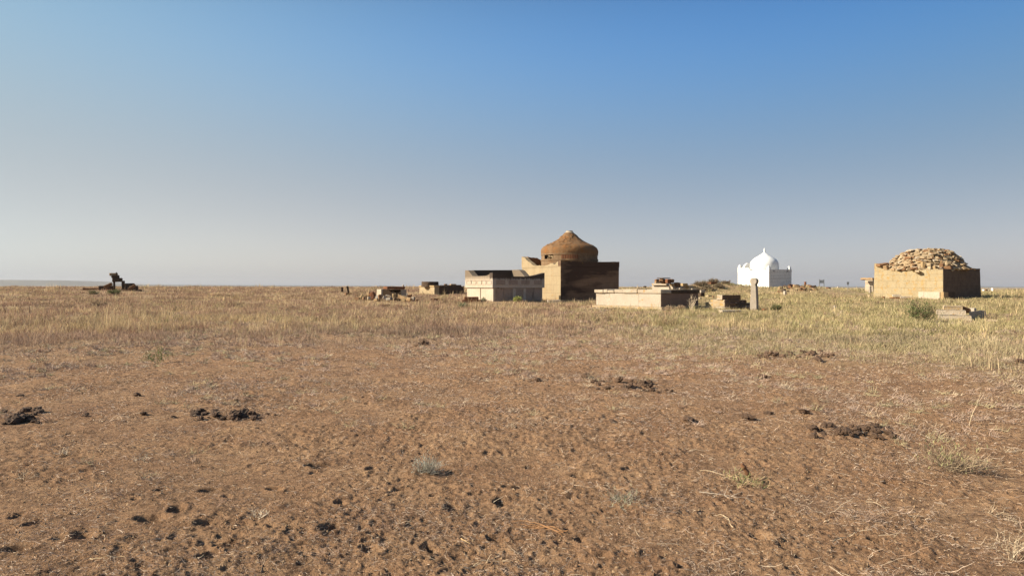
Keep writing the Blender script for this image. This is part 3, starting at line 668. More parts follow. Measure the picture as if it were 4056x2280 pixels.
# ------------------------------------------------------------------ white mausoleum
def white_mausoleum():
    d = 108.; f = Frame(3046, d, R(60)); LL = f.length(2921, 'y'); LR = f.length(3136, 'x'); gz = float(H(*f.world(0, 0)))
    e = empty('white_mausoleum', (f.C[0], f.C[1], 0), f.rz); tag(e, 'whitewashed mausoleum with onion dome and corner pinnacles on the low rise', 'mausoleum')
    zt = zz(3046, 1066.5, d); zL = zz(2921, 1061.5, f.depth(0, LL)); zn = zz(3000, 1069.5, f.depth(0, LL * .4)); zbm = min(float(H(*f.world(0, LL))), gz) - .9
    zr = zt - .35; T = .35
    bm = bmesh.new(); rough_box(bm, .02, LR - .02, .02, LL - .02, zbm, zr, 1.2, .006, 1, .02); wl = bm_obj('wall', bm, M['white_brick'], e)
    s = lambda x: LL * (970 - x) / (970 - 433)
    bm = bmesh.new(); prism(bm, [(LL, zr), (T + .005, zr), (T + .005, zt - .05), (s(920), zt - .08), (s(662), zn - .06), (s(630), zL - .02), (LL, zL)], 'x', 0, T); bm_obj('parapet', bm, M['white_brick'], e)
    bm = bmesh.new(); prism(bm, [(LR, zr), (0, zr), (0, zt), (LR, zt + .05)], 'y', 0, T); bm_obj('parapet', bm, M['white_brick'], e)
    bm = bmesh.new(); prism(bm, [(LR, zr), (T + .005, zr), (T + .005, zL), (1.2, zL), (1.6, zL + .55), (2.2, zL + .9), (3.1, zL + .95), (3.4, zL + .6), (LR, zL)], 'y', LL - T, LL); bm_obj('parapet', bm, M['white'], e)
    bm = bmesh.new(); prism(bm, [(LL - T - .005, zr), (T + .005, zr), (T + .005, zt), (LL - T - .005, zL)], 'x', LR - T, LR); bm_obj('parapet', bm, M['white_brick'], e)
    px = d / F / 4.293
    for (x, y, z) in ((.30, .30, zt - .02), (.3, LL - .3, zL), (LR - .3, .3, zt + .03), (LR - .3, LL - .3, zL)):
        bm = bmesh.new(); w_ = 27 * px; h = 62 * px
        b = [bm.verts.new((x + a * w_, y + c * w_, z - .01)) for a, c in ((-1, -1), (1, -1), (1, 1), (-1, 1))]
        t = [bm.verts.new((x + a * w_ * .82, y + c * w_ * .82, z + h * .62)) for a, c in ((-1, -1), (1, -1), (1, 1), (-1, 1))]
        t2 = [bm.verts.new((x + a * w_ * .3, y + c * w_ * .3, z + h * .95)) for a, c in ((-1, -1), (1, -1), (1, 1), (-1, 1))]; ap = bm.verts.new((x, y, z + h * 1.08))
        bm.faces.new(b[::-1])
        for i in range(4):
            j = (i + 1) % 4; bm.faces.new([b[i], b[j], t[j], t[i]]); bm.faces.new([t[i], t[j], t2[j], t2[i]]); bm.faces.new([t2[i], t2[j], ap])
        bm_obj('pinnacle', bm, M['white'], e)
    cx, cy = LR / 2 , LL / 2 ; dc = f.depth(cx, cy); q = dc / F / 4.293
    Z = lambda y: zz(3028, 940 + y / 4.293, dc)
    P = [(222, 600), (226, 550), (229, 510), (229, 470), (222, 430), (206, 398), (178, 368), (138, 340), (98, 314), (60, 288), (32, 270), (17, 255)]
    bm = bmesh.new(); lathe(bm, [(r * q, Z(y)) for r, y in smoothprof(P, 5)], 72, cx, cy, .015, 1); dm = bm_obj('dome', bm, M['white'], e, True)
    bm = bmesh.new(); lathe(bm, [(17 * q, Z(256)), (13 * q, Z(245)), (15 * q, Z(225)), (12 * q, Z(205)), (3 * q, Z(180))], 16, cx, cy); bm_obj('finial', bm, M['white'], dm)
    for x in (LR * .2, LR * .8):
        bm = bmesh.new(); rough_box(bm, x - .12, x + .12, -.10, -.003, zt - .32, zt - .2, 9, .01, 2, .02); bm_obj('rain_spout', bm, M['dark'], wl)
white_mausoleum()

# ------------------------------------------------------------------ right mausoleum with collapsed dome
def join_slab(bm, size, mat4, seed, rough=.02, mi=0):
    t = bmesh.new(); a, b, c = size; rough_box(t, -a, a, -b, b, -c, c, max(a, b) * .9, rough, seed, min(c * .5, .03))
    for f_ in t.faces: f_.material_index = mi
    bmesh.ops.transform(t, matrix=mat4, verts=t.verts); me = bpy.data.meshes.new('tmp'); t.to_mesh(me); t.free(); bm.from_mesh(me); bpy.data.meshes.remove(me)
def right_mausoleum():
    d = 65.5; uc = 3735.6; f = Frame(uc, d); LL = f.length(3463, 'y'); LR = f.length(3882, 'x')
    e = empty('ruined_mausoleum', (f.C[0], f.C[1], 0), f.rz); tag(e, 'square yellow stone mausoleum at the right with a collapsed rubble dome', 'mausoleum')
    zb = min(float(H(*f.world(0, 0))), float(H(*f.world(LR, 0)))) - .3; zt = zz(uc, 1063, d); zled = zz(uc, 1067, d) - .08
    zrr = zz(3880, 1065, f.depth(LR, 0)) + .05; zh = zz(3464, 1042.5, f.depth(0, LL)); zmid = zz(3600, 1068.5, f.depth(0, LL * .5)); zdip = zz(3810, 1069, f.depth(LR * .5, 0))
    # walls lean inwards a little
    bm = bmesh.new(); rough_box(bm, 0, LR, 0, LL, zb, min(zmid, zdip) - .02, .6, .02, 2, .03)
    z_top = min(zmid, zdip) - .02
    for v in bm.verts:
        k = (z_top - v.co.z) / (z_top - zb); v.co.x += (-.10 if v.co.x < LR / 2 else .12) * k; v.co.y += (-.08 if v.co.y < LL / 2 else .10) * k
    o = bm_obj('wall', bm, M['rm_wall'], e); o.data.materials.append(M['rm_shade'])
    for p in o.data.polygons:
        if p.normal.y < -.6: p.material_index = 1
    T = .5
    s = lambda x: LL * (1355 - x) / (1355 - 320)
    bm = bmesh.new(); prism(bm, [(LL, z_top), (T + .004, z_top)] + ragged([(T + .004, zt), (s(1200), zmid + .0), (s(480), zmid + .02), (s(462), zh - .12), (LL, zh)], .25, .012, 1), 'x', 0, T); bm_obj('parapet', bm, M['rm_wall'], e)
    bm = bmesh.new(); prism(bm, [(LR, z_top), (0, z_top)] + [(LR * k / 20, zt + (zrr - zt) * k / 20 - (.5 * (zt + zrr) - zdip) * (1 - (k / 10 - 1) ** 2)) for k in range(21)], 'y', 0, T); bm_obj('parapet', bm, M['rm_shade'], e)
    bm = bmesh.new(); prism(bm, [(LL - T, z_top), (T + .004, z_top), (T + .004, zrr), (LL * .5, zdip), (LL - T, zh - .2)], 'x', LR - T, LR); bm_obj('parapet', bm, M['rubble'], e)
    bm = bmesh.new(); prism(bm, [(LR, z_top), (T + .004, z_top)] + ragged([(T + .004, zh - .02), (1.2, zh - .15), (2.3, zh - .5), (LR - 1, zh - .4), (LR, zh - .1)], .25, .05, 3), 'y', LL - T, LL); bm_obj('parapet', bm, M['brown'], e)
    # larger plinth blocks at the near corner, with a gap between them
    zq = zz(uc, 1156, d)
    bm = bmesh.new(); rough_box(bm, -.16, -.105, .24, LL * .33, zb, zq, .6, .012, 4, .02); bm_obj('plinth_block', bm, M['enc_low'], e)
    bm = bmesh.new(); rough_box(bm, -.17, .7, -.15, .14, zb, zq, .6, .012, 5, .02); bm_obj('plinth_block', bm, M['tan'], e)
    bm = bmesh.new(); rough_box(bm, .71, 2.0, -.14, -.11, zb, zq, .6, .012, 6, .02); bm_obj('plinth_block', bm, M['dark'], e)
    # dome core + masonry scales
    cx, cy = LR / 2, LL / 2; dc = f.depth(cx, cy); q = dc / F / 3.811; wc = f.world(cx, cy); ucc = 2028 + wc[0] / wc[1] * F
    Z = lambda y: zz(ucc, 940 + y / 3.811, dc)
    ca = math.cos(math.atan2(wc[0], wc[1]))
    q2 = q * ca * 1.03
    P = [(640, 500), (585, 470), (530, 420), (490, 360), (455, 310), (395, 262), (310, 225), (210, 203), (120, 195), (40, 192)]
    prof = [(r * q2 , Z(y)) for r, y in smoothprof(P, 4)]
    lim = min(LL, LR) / 2 * 1.06
    bm = bmesh.new(); lathe(bm, [(min(r, lim), z) for r, z in prof], 72, cx, cy, .10, 3)
    def lumpy(a_, z_): return .30 * mnoise.noise(Vector((math.cos(a_) * 2.1, math.sin(a_) * 2.1, z_ * 1.1))) + .10
    rr = random.Random(3)
    for k in range(800):
        i = int(rr.random() ** .8 * (len(prof) - 4)) + 1; r, z = prof[i]; r = min(r, lim); am = rr.uniform(0, 2 * math.pi)
        sl = math.atan2(prof[i + 1][1] - z, r - prof[i + 1][0] + 1e-4)
        steep = min(sl, 1.0)
        flat = rr.random() < .55
        lu = lumpy(am, z) if r < lim * .97 else 0; c = Vector((cx + (r + lu + rr.uniform(-.05, .05)) * math.cos(am), cy + (r + lu + rr.uniform(-.05, .05)) * math.sin(am), z + lu * .35 + rr.uniform(-.05, .06)))
        big = rr.random() < .14; sz = (rr.uniform(.07, .2), rr.uniform(.09, .26), rr.uniform(.03, .08)); sz = tuple(t_ * 1.4 for t_ in sz) if big else sz
        tilt = (rr.uniform(-.35, .4) if flat else steep * rr.uniform(.5, 1.15))
        join_slab(bm, sz, Matrix.Translation(c) @ Matrix.Rotation(am + rr.uniform(-.35, .35), 4, 'Z') @ Matrix.Rotation(tilt, 4, 'Y') @ Matrix.Rotation(rr.uniform(-.2, .2), 4, 'X'), k, .07, rr.choice([0, 0, 0, 0, 1, 2, 2, 3]))
    for k in range(90):                    # bigger fallen slabs bedded low in the heap
        am = rr.uniform(0, 2 * math.pi); i = rr.randrange(1, int(len(prof) * .45)); r, z = prof[i]; r = min(r, lim)
        c = Vector((cx + r * math.cos(am), cy + r * math.sin(am), z + rr.uniform(0, .08)))
        join_slab(bm, (rr.uniform(.18, .32), rr.uniform(.25, .45), rr.uniform(.04, .07)), Matrix.Translation(c) @ Matrix.Rotation(am + rr.uniform(-.8, .8), 4, 'Z') @ Matrix.Rotation(rr.uniform(-.3, .7), 4, 'Y') @ Matrix.Rotation(rr.uniform(-.4, .4), 4, 'X'), k, .05, rr.choice([0, 1, 2, 3]))
    do = bm_obj('dome', bm, M['dome_rubble'], e)
    for mt_ in ('pale_slab', 'brown', 'lichen'): do.data.materials.append(M[mt_])
    # loose slabs lying on the wall head
    rr = random.Random(8)
    spots = [(380, 535, 392, 425, 'brown', 'thick brown slab lying on the left horn of the yellow mausoleum'),
             (465, 545, 425, 488, 'rubble', None), (590, 685, 430, 466, 'dome_rubble', None), (590, 690, 468, 500, 'rubble', None), (690, 780, 430, 462, 'rubble', None),
             (750, 900, 440, 488, 'brown', None), (850, 970, 400, 450, 'rubble', None), (898, 1015, 455, 492, 'lichen', None),
             (1035, 1090, 362, 465, 'tan', 'upright reddish block on the wall head below the rubble dome'),
             (1120, 1220, 398, 430, 'dome_rubble', None), (1130, 1225, 440, 490, 'lichen', None), (1220, 1262, 430, 480, 'tan', None), (1300, 1380, 400, 440, 'brown', None),
             (930, 1028, 498, 530, 'lichen', 'lichen covered slab jutting out just under the wall head of the yellow mausoleum'),
             (1385, 1530, 430, 480, 'brown', None), (1535, 1600, 450, 488, 'rubble', None), (1730, 1840, 462, 490, 'rubble', 'flat slab lying on the wall head near the right corner of the yellow mausoleum'),
             (620, 670, 376, 415, 'dome_rubble', None), (1400, 1470, 360, 410, 'dome_rubble', None), (1610, 1655, 390, 420, 'brown', None)]
    for k, (x0, x1, y0, y1, mt, lab) in enumerate(spots):
        u0, u1 = 3380 + x0 / 3.811, 3380 + x1 / 3.811; uu = (u0 + u1) / 2
        if uu < uc: dd = f.depth(.35, f.length(uu, 'y'))
        else: dd = f.depth(f.length(uu, 'x'), .35)
        if (x0, y0) == (930, 498): dd -= .55
        g = None
        if not lab: lab = 'loose flat stone lying on the wall head around the rubble dome'; g = 'loose stones on the wall head around the rubble dome'
        stone_at('loose_slab', lab, u0, u1, 940 + y0 / 3.811, 940 + y1 / 3.811 + 1, M[mt], dd, g, yaw=R(rr.uniform(-10, 50)), tilt=(R(rr.uniform(-8, 8)), R(rr.uniform(-14, 14))), rough=.15)
right_mausoleum()

# ------------------------------------------------------------------ blocks and rubble, tabled from the photo
def crop_tab(x0, y0, k): return lambda a, b, c, d_: (x0 + a / k, x0 + b / k, y0 + c / k, y0 + d_ / k)
T4 = crop_tab(3380, 940, 3.811); T5 = crop_tab(1280, 1060, 4.293); T6 = crop_tab(0, 1040, 3.68); T7 = crop_tab(2550, 1060, 5.152); T3 = crop_tab(2820, 940, 4.293); T1 = crop_tab(1800, 860, 3.578)
# slab pile front right
dq = gd(3840, 1266)
px_box('stone_block', 'long pale block at the bottom of the slab pile beside the dark green bush', 'block', 3840, 3712, 3850, 1246, 1269, M['pale_slab'], dq, R(30), rough=.03, seg=.2)
px_box('stone_slab', 'long lichen speckled slab in the middle of the pile beside the dark green bush', 'slab', 3822, 3708, 3828, 1226.5, 1245.8, M['pale_slab'], dq + .1, R(30), ground=False, rough=.02, seg=.2)
px_box('stone_slab', 'tilted lichen speckled slab on top of the pile beside the dark green bush', 'slab', 3806, 3733, 3813, 1209, 1226, M['lichen'], dq + .2, R(22), ground=False, rough=.02, seg=.2, tilt=(R(0), R(-6)))
stone_at('stone_slab', 'narrow brown slab sloping off the back of the pile beside the dark green bush', *T4(1560, 1780, 1050, 1120), M['brown'], dq + .9, yaw=R(10), tilt=(0, R(16)), dp=.35, cat='slab')
stone_at('stone_block', 'small white block perched behind the slab pile at the right', *T4(1755, 1880, 1066, 1122), M['pale'], dq + .9, yaw=R(40), cat='block', rough=.05)
px_box('stone_block', 'short broken block at the right end of the slab pile', 'block', 3843, 3838, 3908, 1233, 1266, M['pale_slab'], dq + .05, R(52), rough=.05, seg=.15)
# foreground ruins behind the low box tomb
db = 50.
G_R = 'blocks of the ruined tomb behind the long low box tomb'
px_box('stone_block', 'large pale wall block at the left of the ruin behind the long low box tomb', 'block', *[2550 + x / 5.152 for x in (520, 165, 540)], 1060 + 362 / 5.152, 1160, M['pale'], db, R(49), seg=.3)
px_box('coping_slab', 'pale coping slab on the large block of the ruin behind the long low box tomb', 'slab', *[2550 + x / 5.152 for x in (462, 158, 525)], 1060 + 320 / 5.152, 1060 + 360 / 5.152, M['pale_slab'], db - .05, R(49), ground=False, seg=.3)
for i, (sp, mt, lab, ti) in enumerate([
    ((222, 330, 285, 318), 'rubble', 'thin tan stone lowest at the left below the topmost lid behind the box tomb', 0),
    ((228, 320, 235, 290), 'brown', 'rough brown stone left of the topmost lid of the ruin behind the box tomb', -6),
    ((318, 470, 222, 318), 'brown', 'brown block directly under the topmost lid of the ruin behind the box tomb', 5),
    ((440, 560, 232, 318), 'red', 'red-brown split block under the right end of the topmost lid', 0),
    ((520, 622, 232, 308), 'brown', 'rounded brown block at the right of the topmost lid', 8),
    ((285, 548, 205, 219), 'dark', 'thin dark lid slab lying topmost on the ruin behind the box tomb', 0),
    ((528, 625, 318, 372), 'tan', 'short tan block right of the coping slab of the ruin behind the box tomb', 0),
    ((545, 640, 372, 445), 'pale_slab', 'broken pale stone leaning against the brown boulder behind the box tomb', 14),
    ((622, 752, 303, 448), 'brown', 'dark brown boulder in the middle of the ruin behind the box tomb', 4),
    ((758, 905, 318, 378), 'tan', 'tan stone with a dark end right of the brown boulder behind the box tomb', 0),
    ((660, 880, 392, 455), 'pale_slab', 'sloping pale slab right of the brown boulder behind the box tomb', -10),
    ((830, 1075, 366, 420), 'lichen', 'orange lichened slab topmost at the right end of the ruined tomb', 0),
    ((945, 1082, 420, 462), 'pale_slab', 'pale block under the orange lichened slab behind the box tomb', 0)]):
    stone_at('rubble_stone', lab, *T7(*sp), M[mt], db - 1 + .2 * (i % 3), yaw=R(24 + 7 * (i % 3)), tilt=(0, R(ti)), rough=.1)
for sp in [(150, 700, 430, 560), (700, 1090, 450, 600)]:
    pass
px_box('tomb_base', 'low rubble base of the ruined tomb behind the long low box tomb', 'tomb', 2550 + 760 / 5.152, 2550 + 500 / 5.152, 2550 + 1090 / 5.152, 1060 + 447 / 5.152, 1172, M['rubble'], db - .6, R(49), seg=.3, rough=.05)
for sp, mt, lab in [((1120, 1262, 455, 515), 'pale_slab', 'upper grey block at the right end of the long low box tomb'), ((1122, 1250, 515, 585), 'dark', 'lower dark block at the right end of the long low box tomb')]:
    stone_at('stone_block', lab, *T7(*sp), M[mt], 46.3, cat='block', rough=.06)
stone_at('stone_slab', 'orange lichened slab lying between box tomb and stepped tomb', *T7(1268, 1400, 560, 610), M['lichen'], cat='slab', tilt=(0, R(5)))
stone_at('stone', 'small dark stone beside the orange slab left of the stepped tomb', *T7(1402, 1435, 572, 622), M['brown'])
stone_at('stone', 'low pale stone in the grass behind the right end of the box tomb', *T7(1120, 1190, 610, 632), M['pale_slab'])
# by the big enclosure
dn_ = 53.5
px_box('brick_block', 'red-brown block on low slabs at the left foot of the cream enclosure', 'block', 1800 + 338 / 3.578, 1800 + 300 / 3.578, 1800 + 340 / 3.578, 1, 2, M['red'], dn_) if False else None
stone_at('brick_block', 'red-brown block lying at the left foot of the cream enclosure', *T1(133, 342, 1128, 1172), M['red'], 51.5, yaw=R(6), dp=.5, cat='block', rough=.05)
stone_at('stone_slab', 'flat reddish slab under the red-brown block left of the cream enclosure', *T1(105, 382, 1170, 1205), M['red'], None, yaw=R(4), dp=.9, cat='slab', rough=.05)
stone_at('stone_slab', 'pale flat slab lying before the foot of the big mausoleum', *T1(1315, 1505, 1172, 1212), M['pale_slab'], None, yaw=R(4), dp=.8, cat='slab', rough=.04)
def wedge():
    u0, u1, vt, vb = T1(1383, 1480, 1100, 1172); d = gd((u0 + u1) / 2, vb) + .5; w_ = (u1 - u0) / F * d; h = (vb - vt) / F * d
    bm = bmesh.new(); prism(bm, [(-w_ / 2, -.2), (w_ / 2, -.2), (w_ / 2, .12), (w_ * .15, h * .75), (-w_ * .35, h), (-w_ / 2, h * .9)], 'y', -.1, .1)
    o = bm_obj('broken_slab', bm, M['dark'], None); p = W((u0 + u1) / 2, vb, d); o.location = (p.x, p.y, float(H(p.x, p.y))); o.rotation_euler = (R(-6), 0, R(12))
    tag(o, 'dark broken upright slab between cream enclosure and big mausoleum', 'slab')
wedge()
# centre-left ruins
stone_at('stele', 'short square upright stele at the far left of the middle ruins', *T5(297, 343, 328, 412), M['dark'], 75., cat='stele', yaw=R(20), rough=.06, dp=.25)
o = stone_at('stele', 'leaning weathered stele right of the short square stele', *T5(410, 452, 312, 432), M['dark'], 73., cat='stele', yaw=R(20), rough=.1, tilt=(0, R(-12)), dp=.25)
stone_at('stone_slab', 'flat grey slab in the grass left of the two far steles', *T5(118, 242, 400, 420), M['brown'], None, cat='slab')
stone_at('stone', 'brown rock lying at the foot of the leaning stele', *T5(360, 475, 424, 468), M['brown'], None)
stone_at('stone', 'low reddish rock in the grass right of the leaning stele', *T5(540, 605, 462, 480), M['red'], None)
def ruined_tomb():
    d = 69.; f = Frame(1280 + 985 / 4.293, d)
    e = empty('ruined_tomb', (f.C[0], f.C[1], 0), f.rz); tag(e, 'broken pale tomb with a red-brown lid slab among the rubble left of centre', 'tomb')
    uc = 1280 + 950 / 4.293; LL = f.length(1493, 'y'); LR = f.length(1280 + 1420 / 4.293, 'x'); z1 = zz(uc, 1145, d); z0 = float(H(*f.C)) - .4; LL = max(LL, 1.6)
    T = .22
    bm = bmesh.new(); rough_box(bm, -.0, T, 0, LL, z0, z1, .4, .02, 1, .03); bm_obj('wall', bm, M['pale_slab'], e)
    bm = bmesh.new(); prism(bm, [(T + .01, z0), (LR * .42, z0)] + ragged([(LR * .42, z1 - .35), (LR * .3, z1 - .1), (T + .01, z1)], .2, .03, 1), 'y', 0, T); bm_obj('wall', bm, M['rubble'], e)
    bm = bmesh.new(); rough_box(bm, LR * .78, LR, .02, T, z0, z1 - .02, .4, .02, 3, .03); bm_obj('wall', bm, M['pale_slab'], e)
    bm = bmesh.new(); rough_box(bm, T + .02, LR, LL - T, LL, z0, z1 - .03, .4, .02, 4, .03); bm_obj('wall', bm, M['dark'], e)
    bm = bmesh.new(); rough_box(bm, LR * .22, LR * .93, -.1, LL * .8, z1 + .004, z1 + (1145.5 - 1135) / F * d, .4, .025, 5, .03); bm_obj('lid', bm, M['red'], e)
    bm = bmesh.new(); x = LR * .96; lathe(bm, [(.14, z1 - .02), (.16, z1 + .2), (.09, z1 + .3), (.12, z1 + .42), (.03, z1 + .5)], 12, x, LL * .5); bm_obj('finial', bm, M['pale'], e)
ruined_tomb()
rr = random.Random(21)
lab_m = 'broken block in the rubble before the broken pale tomb'
CN = dict(brown='brown', tan='tan', pale='white', rubble='ochre', red='red-brown', stele='grey', pale_slab='pale cream', lichen='orange lichened', dark='dark')
spec5 = [((530, 630, 505, 550), 'brown'), ((618, 720, 455, 540), 'tan'), ((668, 740, 500, 550), 'brown'), ((735, 800, 420, 490), 'rubble'), ((738, 805, 492, 545), 'pale'), ((802, 905, 420, 510), 'red'),
         ((878, 960, 475, 540), 'stele'), ((940, 1010, 455, 560), 'brown'), ((995, 1060, 485, 550), 'pale_slab'), ((1060, 1160, 470, 500), 'pale_slab'), ((1160, 1215, 402, 470), 'pale_slab'), ((1170, 1250, 440, 520), 'tan'),
         ((1240, 1330, 455, 520), 'rubble'), ((1270, 1385, 408, 470), 'lichen'), ((1300, 1350, 370, 415), 'pale_slab'), ((1165, 1310, 520, 560), 'dark'), ((1290, 1480, 490, 545), 'rubble'), ((1330, 1400, 530, 580), 'tan'),
         ((1420, 1435, 430, 495), 'pale'), ((1430, 1508, 455, 500), 'brown'), ((1400, 1510, 510, 575), 'rubble'), ((1505, 1570, 495, 550), 'stele'), ((1510, 1570, 540, 580), 'dark'), ((1565, 1635, 535, 575), 'brown'), ((1060, 1170, 510, 560), 'stele'), ((870, 1000, 530, 570), 'rubble'), ((790, 880, 510, 545), 'red')]
for i, (sp, mt) in enumerate(spec5):
    u0, u1, v0, v1 = T5(*sp); ps_ = 'at its left end' if u0 < 1475 else 'in its middle' if u0 < 1565 else 'at its right end'; stone_at('rubble_stone', CN[mt] + ' ' + lab_m + ', ' + ps_, u0, u1, v0, v1 , M[mt], 56 + (1196 - v1) * .55, 'rubble before the broken pale tomb left of centre', yaw=R(rr.uniform(-40, 60)), tilt=(R(rr.uniform(-15, 15)), R(rr.uniform(-28, 28))), rough=.14)
for sp, lab in [((960, 1050, 628, 690), 'rough grey stone at the left end of the flat slab row in the grass'), ((1050, 1135, 622, 680), 'broken grey stone second in the flat slab row in the grass'), ((1135, 1290, 632, 672), 'dark middle stone of the flat slab row in the grass'), ((1290, 1470, 642, 668), 'long thin stone at the right end of the flat slab row in the grass')]:
    stone_at('flat_stone', lab, *T5(*sp), M['brown'], None, yaw=R(rr.uniform(-5, 12)), rough=.12)
for sp, mt in [((1800, 1850, 520, 560), 'rubble'), ((1850, 1950, 522, 560), 'brown'), ((1970, 2045, 535, 560), 'brown'), ((1925, 1975, 510, 540), 'rubble')]:
    stone_at('rubble_stone', 'small weathered rock in the grass left of the red-brown block by the enclosure', *T5(*sp), M[mt], None, 'small rocks in the grass left of the cream enclosure', yaw=R(rr.uniform(-40, 40)))
# round-topped ruin
def drum_tomb():
    d = 84.; f = Frame(1280 + 1890 / 4.293, d); LL = f.length(1280 + 1635 / 4.293, 'y'); LR = f.length(1838, 'x')
    e = empty('ruined_tomb', (f.C[0], f.C[1], 0), f.rz); tag(e, 'low ruined mausoleum with a stump of round drum and a long dark wall', 'tomb')
    z0 = float(H(*f.world(LR / 2, LL / 2))) - .5; zc = zz(1720, 1136, d); z1 = zz(1720, 1130.5, d); z2 = zz(1700, 1115, d + 1.5)
    bm = bmesh.new(); rough_box(bm, 0, LR * .16, 0, LL, z0, zc, .6, .012, 1, .03); bm_obj('wall', bm, M['maus'], e)
    bm = bmesh.new(); rough_box(bm, -.08, LR * .17, -.08, LL + .05, zc + .003, z1, .6, .02, 2, .03); bm_obj('coping', bm, M['tan'], e)
    bm = bmesh.new(); prism(bm, [(LR * .16 + .01, z0), (LR, z0)] + ragged([(LR, z1 - .25), (LR * .92, z1 - .1), (LR * .9, z1 + .1), (LR * .6, z1 + .05), (LR * .4, z1 - .02), (LR * .16 + .01, z1 - .02)], .3, .05, 3), 'y', 0.02, LL - .1); bm_obj('wall', bm, M['dark'], e)
    r = (1965 - 1670) / 2 / 4.293 / F * (d + 1.5); 
    dq_ = d + r + 1.3; vx = (1280 + 1817 / 4.293 - 2028) / F * dq_, dq_
    loc = Matrix.Rotation(-f.rz, 2) @ Vector((vx[0] - f.C[0], vx[1] - f.C[1]))
    bm = bmesh.new(); lathe(bm, dense([(r, z1 - .2), (r * 1.0, z1 + .1), (r * .99, z2 - .12), (r * .96, z2)], 3), 40, loc.x, loc.y, .05, 2); bm_obj('drum', bm, M['dark'], e)
    return f
drum_tomb()
for sp, mt in [((2050, 2110, 275, 300), 'brown'), ((2150, 2260, 275, 298), 'rubble'), ((2365, 2392, 312, 335), 'dark')]:
    u0, u1, v0, v1 = T5(*sp); stone_at('rubble_stone', 'loose stone lying on the long dark wall of the low ruined mausoleum', u0, u1, v0, v1, M[mt], 86.0 + (u0 - 1740) * .02, 'loose stones on the long dark wall')
# far left ruin
d6 = 89.
def ruin_left():
    e = empty('ruined_gateway', tuple(W(465, 1150, d6)), 0); tag(e, 'dark stepped stone ruin with a square opening standing alone at the left', 'ruin')
    def bl(name, sp, mt, dd=0, dp=.9, ti=0, yaw=27, seed=1):
        u0, u1, v0, v1 = T6(*sp); o = stone_at(name, None, u0, u1, v0, v1, M[mt], d6 + dd, dp=dp, yaw=R(yaw), tilt=(0, R(ti)), seed=seed, rough=.06, cat=None); o.location -= e.location; o.parent = e
    bl('pillar', (1628, 1674, 275, 425), 'dark', 0, .7, seed=2); bl('pillar', (1752, 1812, 262, 425), 'dark', 0, .7, seed=3)
    bl('lintel', (1628, 1768, 222, 280), 'dark', 0, .7, seed=4); bl('upper_block', (1608, 1726, 181, 224), 'dark', 0, .8, seed=5)
    bl('cap_slab', (1577, 1702, 150, 192), 'lichen', 0, .9, seed=6); bl('cap_spike', (1680, 1702, 140, 182), 'dark', -.3, .3, 0, seed=7)
    bl('side_wall', (1806, 1946, 300, 410), 'dark', .2, .7, seed=8); bl('side_wall', (1880, 2002, 335, 415), 'dark', -.1, .6, seed=9)
    bl('left_wall', (1420, 1535, 335, 425), 'dark', 0, .8, seed=10); bl('left_wall', (1535, 1640, 335, 420), 'dark', .3, .8, seed=11)
ruin_left()
for sp, mt, ti, lab in [((1520, 1640, 305, 350), 'brown', -28, 'tilted brown slab leaning on the left pillar of the lone dark ruin'),
                        ((1870, 1985, 335, 372), 'brown', -38, 'long brown slab leaning on the right side of the lone dark ruin'),
                        ((1540, 1660, 375, 420), 'red', 5, 'reddish rubble stone lying inside the foot of the lone dark ruin'),
                        ((1745, 1830, 390, 425), 'rubble', 0, 'low pale brown stone in front of the opening of the lone dark ruin'),
                        ((1225, 1300, 408, 430), 'dark', 0, 'small dark slab lying below the round fallen column'),
                        ((2005, 2065, 390, 412), 'dark', 4, 'low dark stone to the right of the lone dark ruin')]:
    stone_at('fallen_slab', lab, *T6(*sp), M[mt], d6 - 1.2, yaw=R(27), tilt=(0, R(ti)), dp=.5, cat='stone')
def fallen_column():
    u0, u1, v0, v1 = T6(1192, 1400, 362, 402); d = d6 - 2; r = (v1 - v0) / 2 / F * d; L_ = (u1 - u0) / F * d
    bm = bmesh.new(); lathe(bm, dense([(r, 0), (r * 1.0, .1), (r * .75, .3), (r * .6, L_ * .5), (r * .5, L_)], 3), 20, 0, 0, .03, 4)
    o = bm_obj('fallen_column', bm, M['brown']); p = W(u0 + 6, (v0 + v1) / 2, d); o.location = p; o.rotation_euler = (R(4), R(88), R(14))
    tag(o, 'round fallen column stone lying in grass left of the lone dark ruin', 'column')
fallen_column()
# right background
stone_at('rock', 'broad brown rock lying on top of the scrubby mound', 2803, 2842, 1117, 1126, M['red'], 91., rough=.12)
stone_at('rock', 'small dark rock on the skyline left of the ruined tomb', 2548, 2561, 1132.5, 1138, M['dark'], 95.)
stone_at('post', 'thin pale post on the skyline right of the big mausoleum', 2524, 2527, 1128, 1139, M['pale'], 96., cat='post', dp=.1, rough=.02)
def pot_stone():
    u, d = 2971, 92.; b = zz(u, 1147, d); k = d / F; e = empty('broken_column', (*W(u, 1147, d).xy, b), 0)
    bm = bmesh.new(); lathe(bm, dense([(6 * k, -.3), (6.2 * k, 2 * k), (6 * k, 7 * k), (6.6 * k, 11 * k)], 2), 16, 0, 0, .03, 2); bm_obj('shaft', bm, M['red'], e)
    bm = bmesh.new(); rough_box(bm, -8 * k, 8 * k, -.25, .25, 11 * k, 14 * k, .3, .02, 1, .03); bm_obj('capital', bm, M['brown'], e)
    tag(e, 'stubby brown column stone in front of the white mausoleum', 'column')
pot_stone()
rr = random.Random(31)
labp = 'broken stone in the heap right of the white mausoleum'
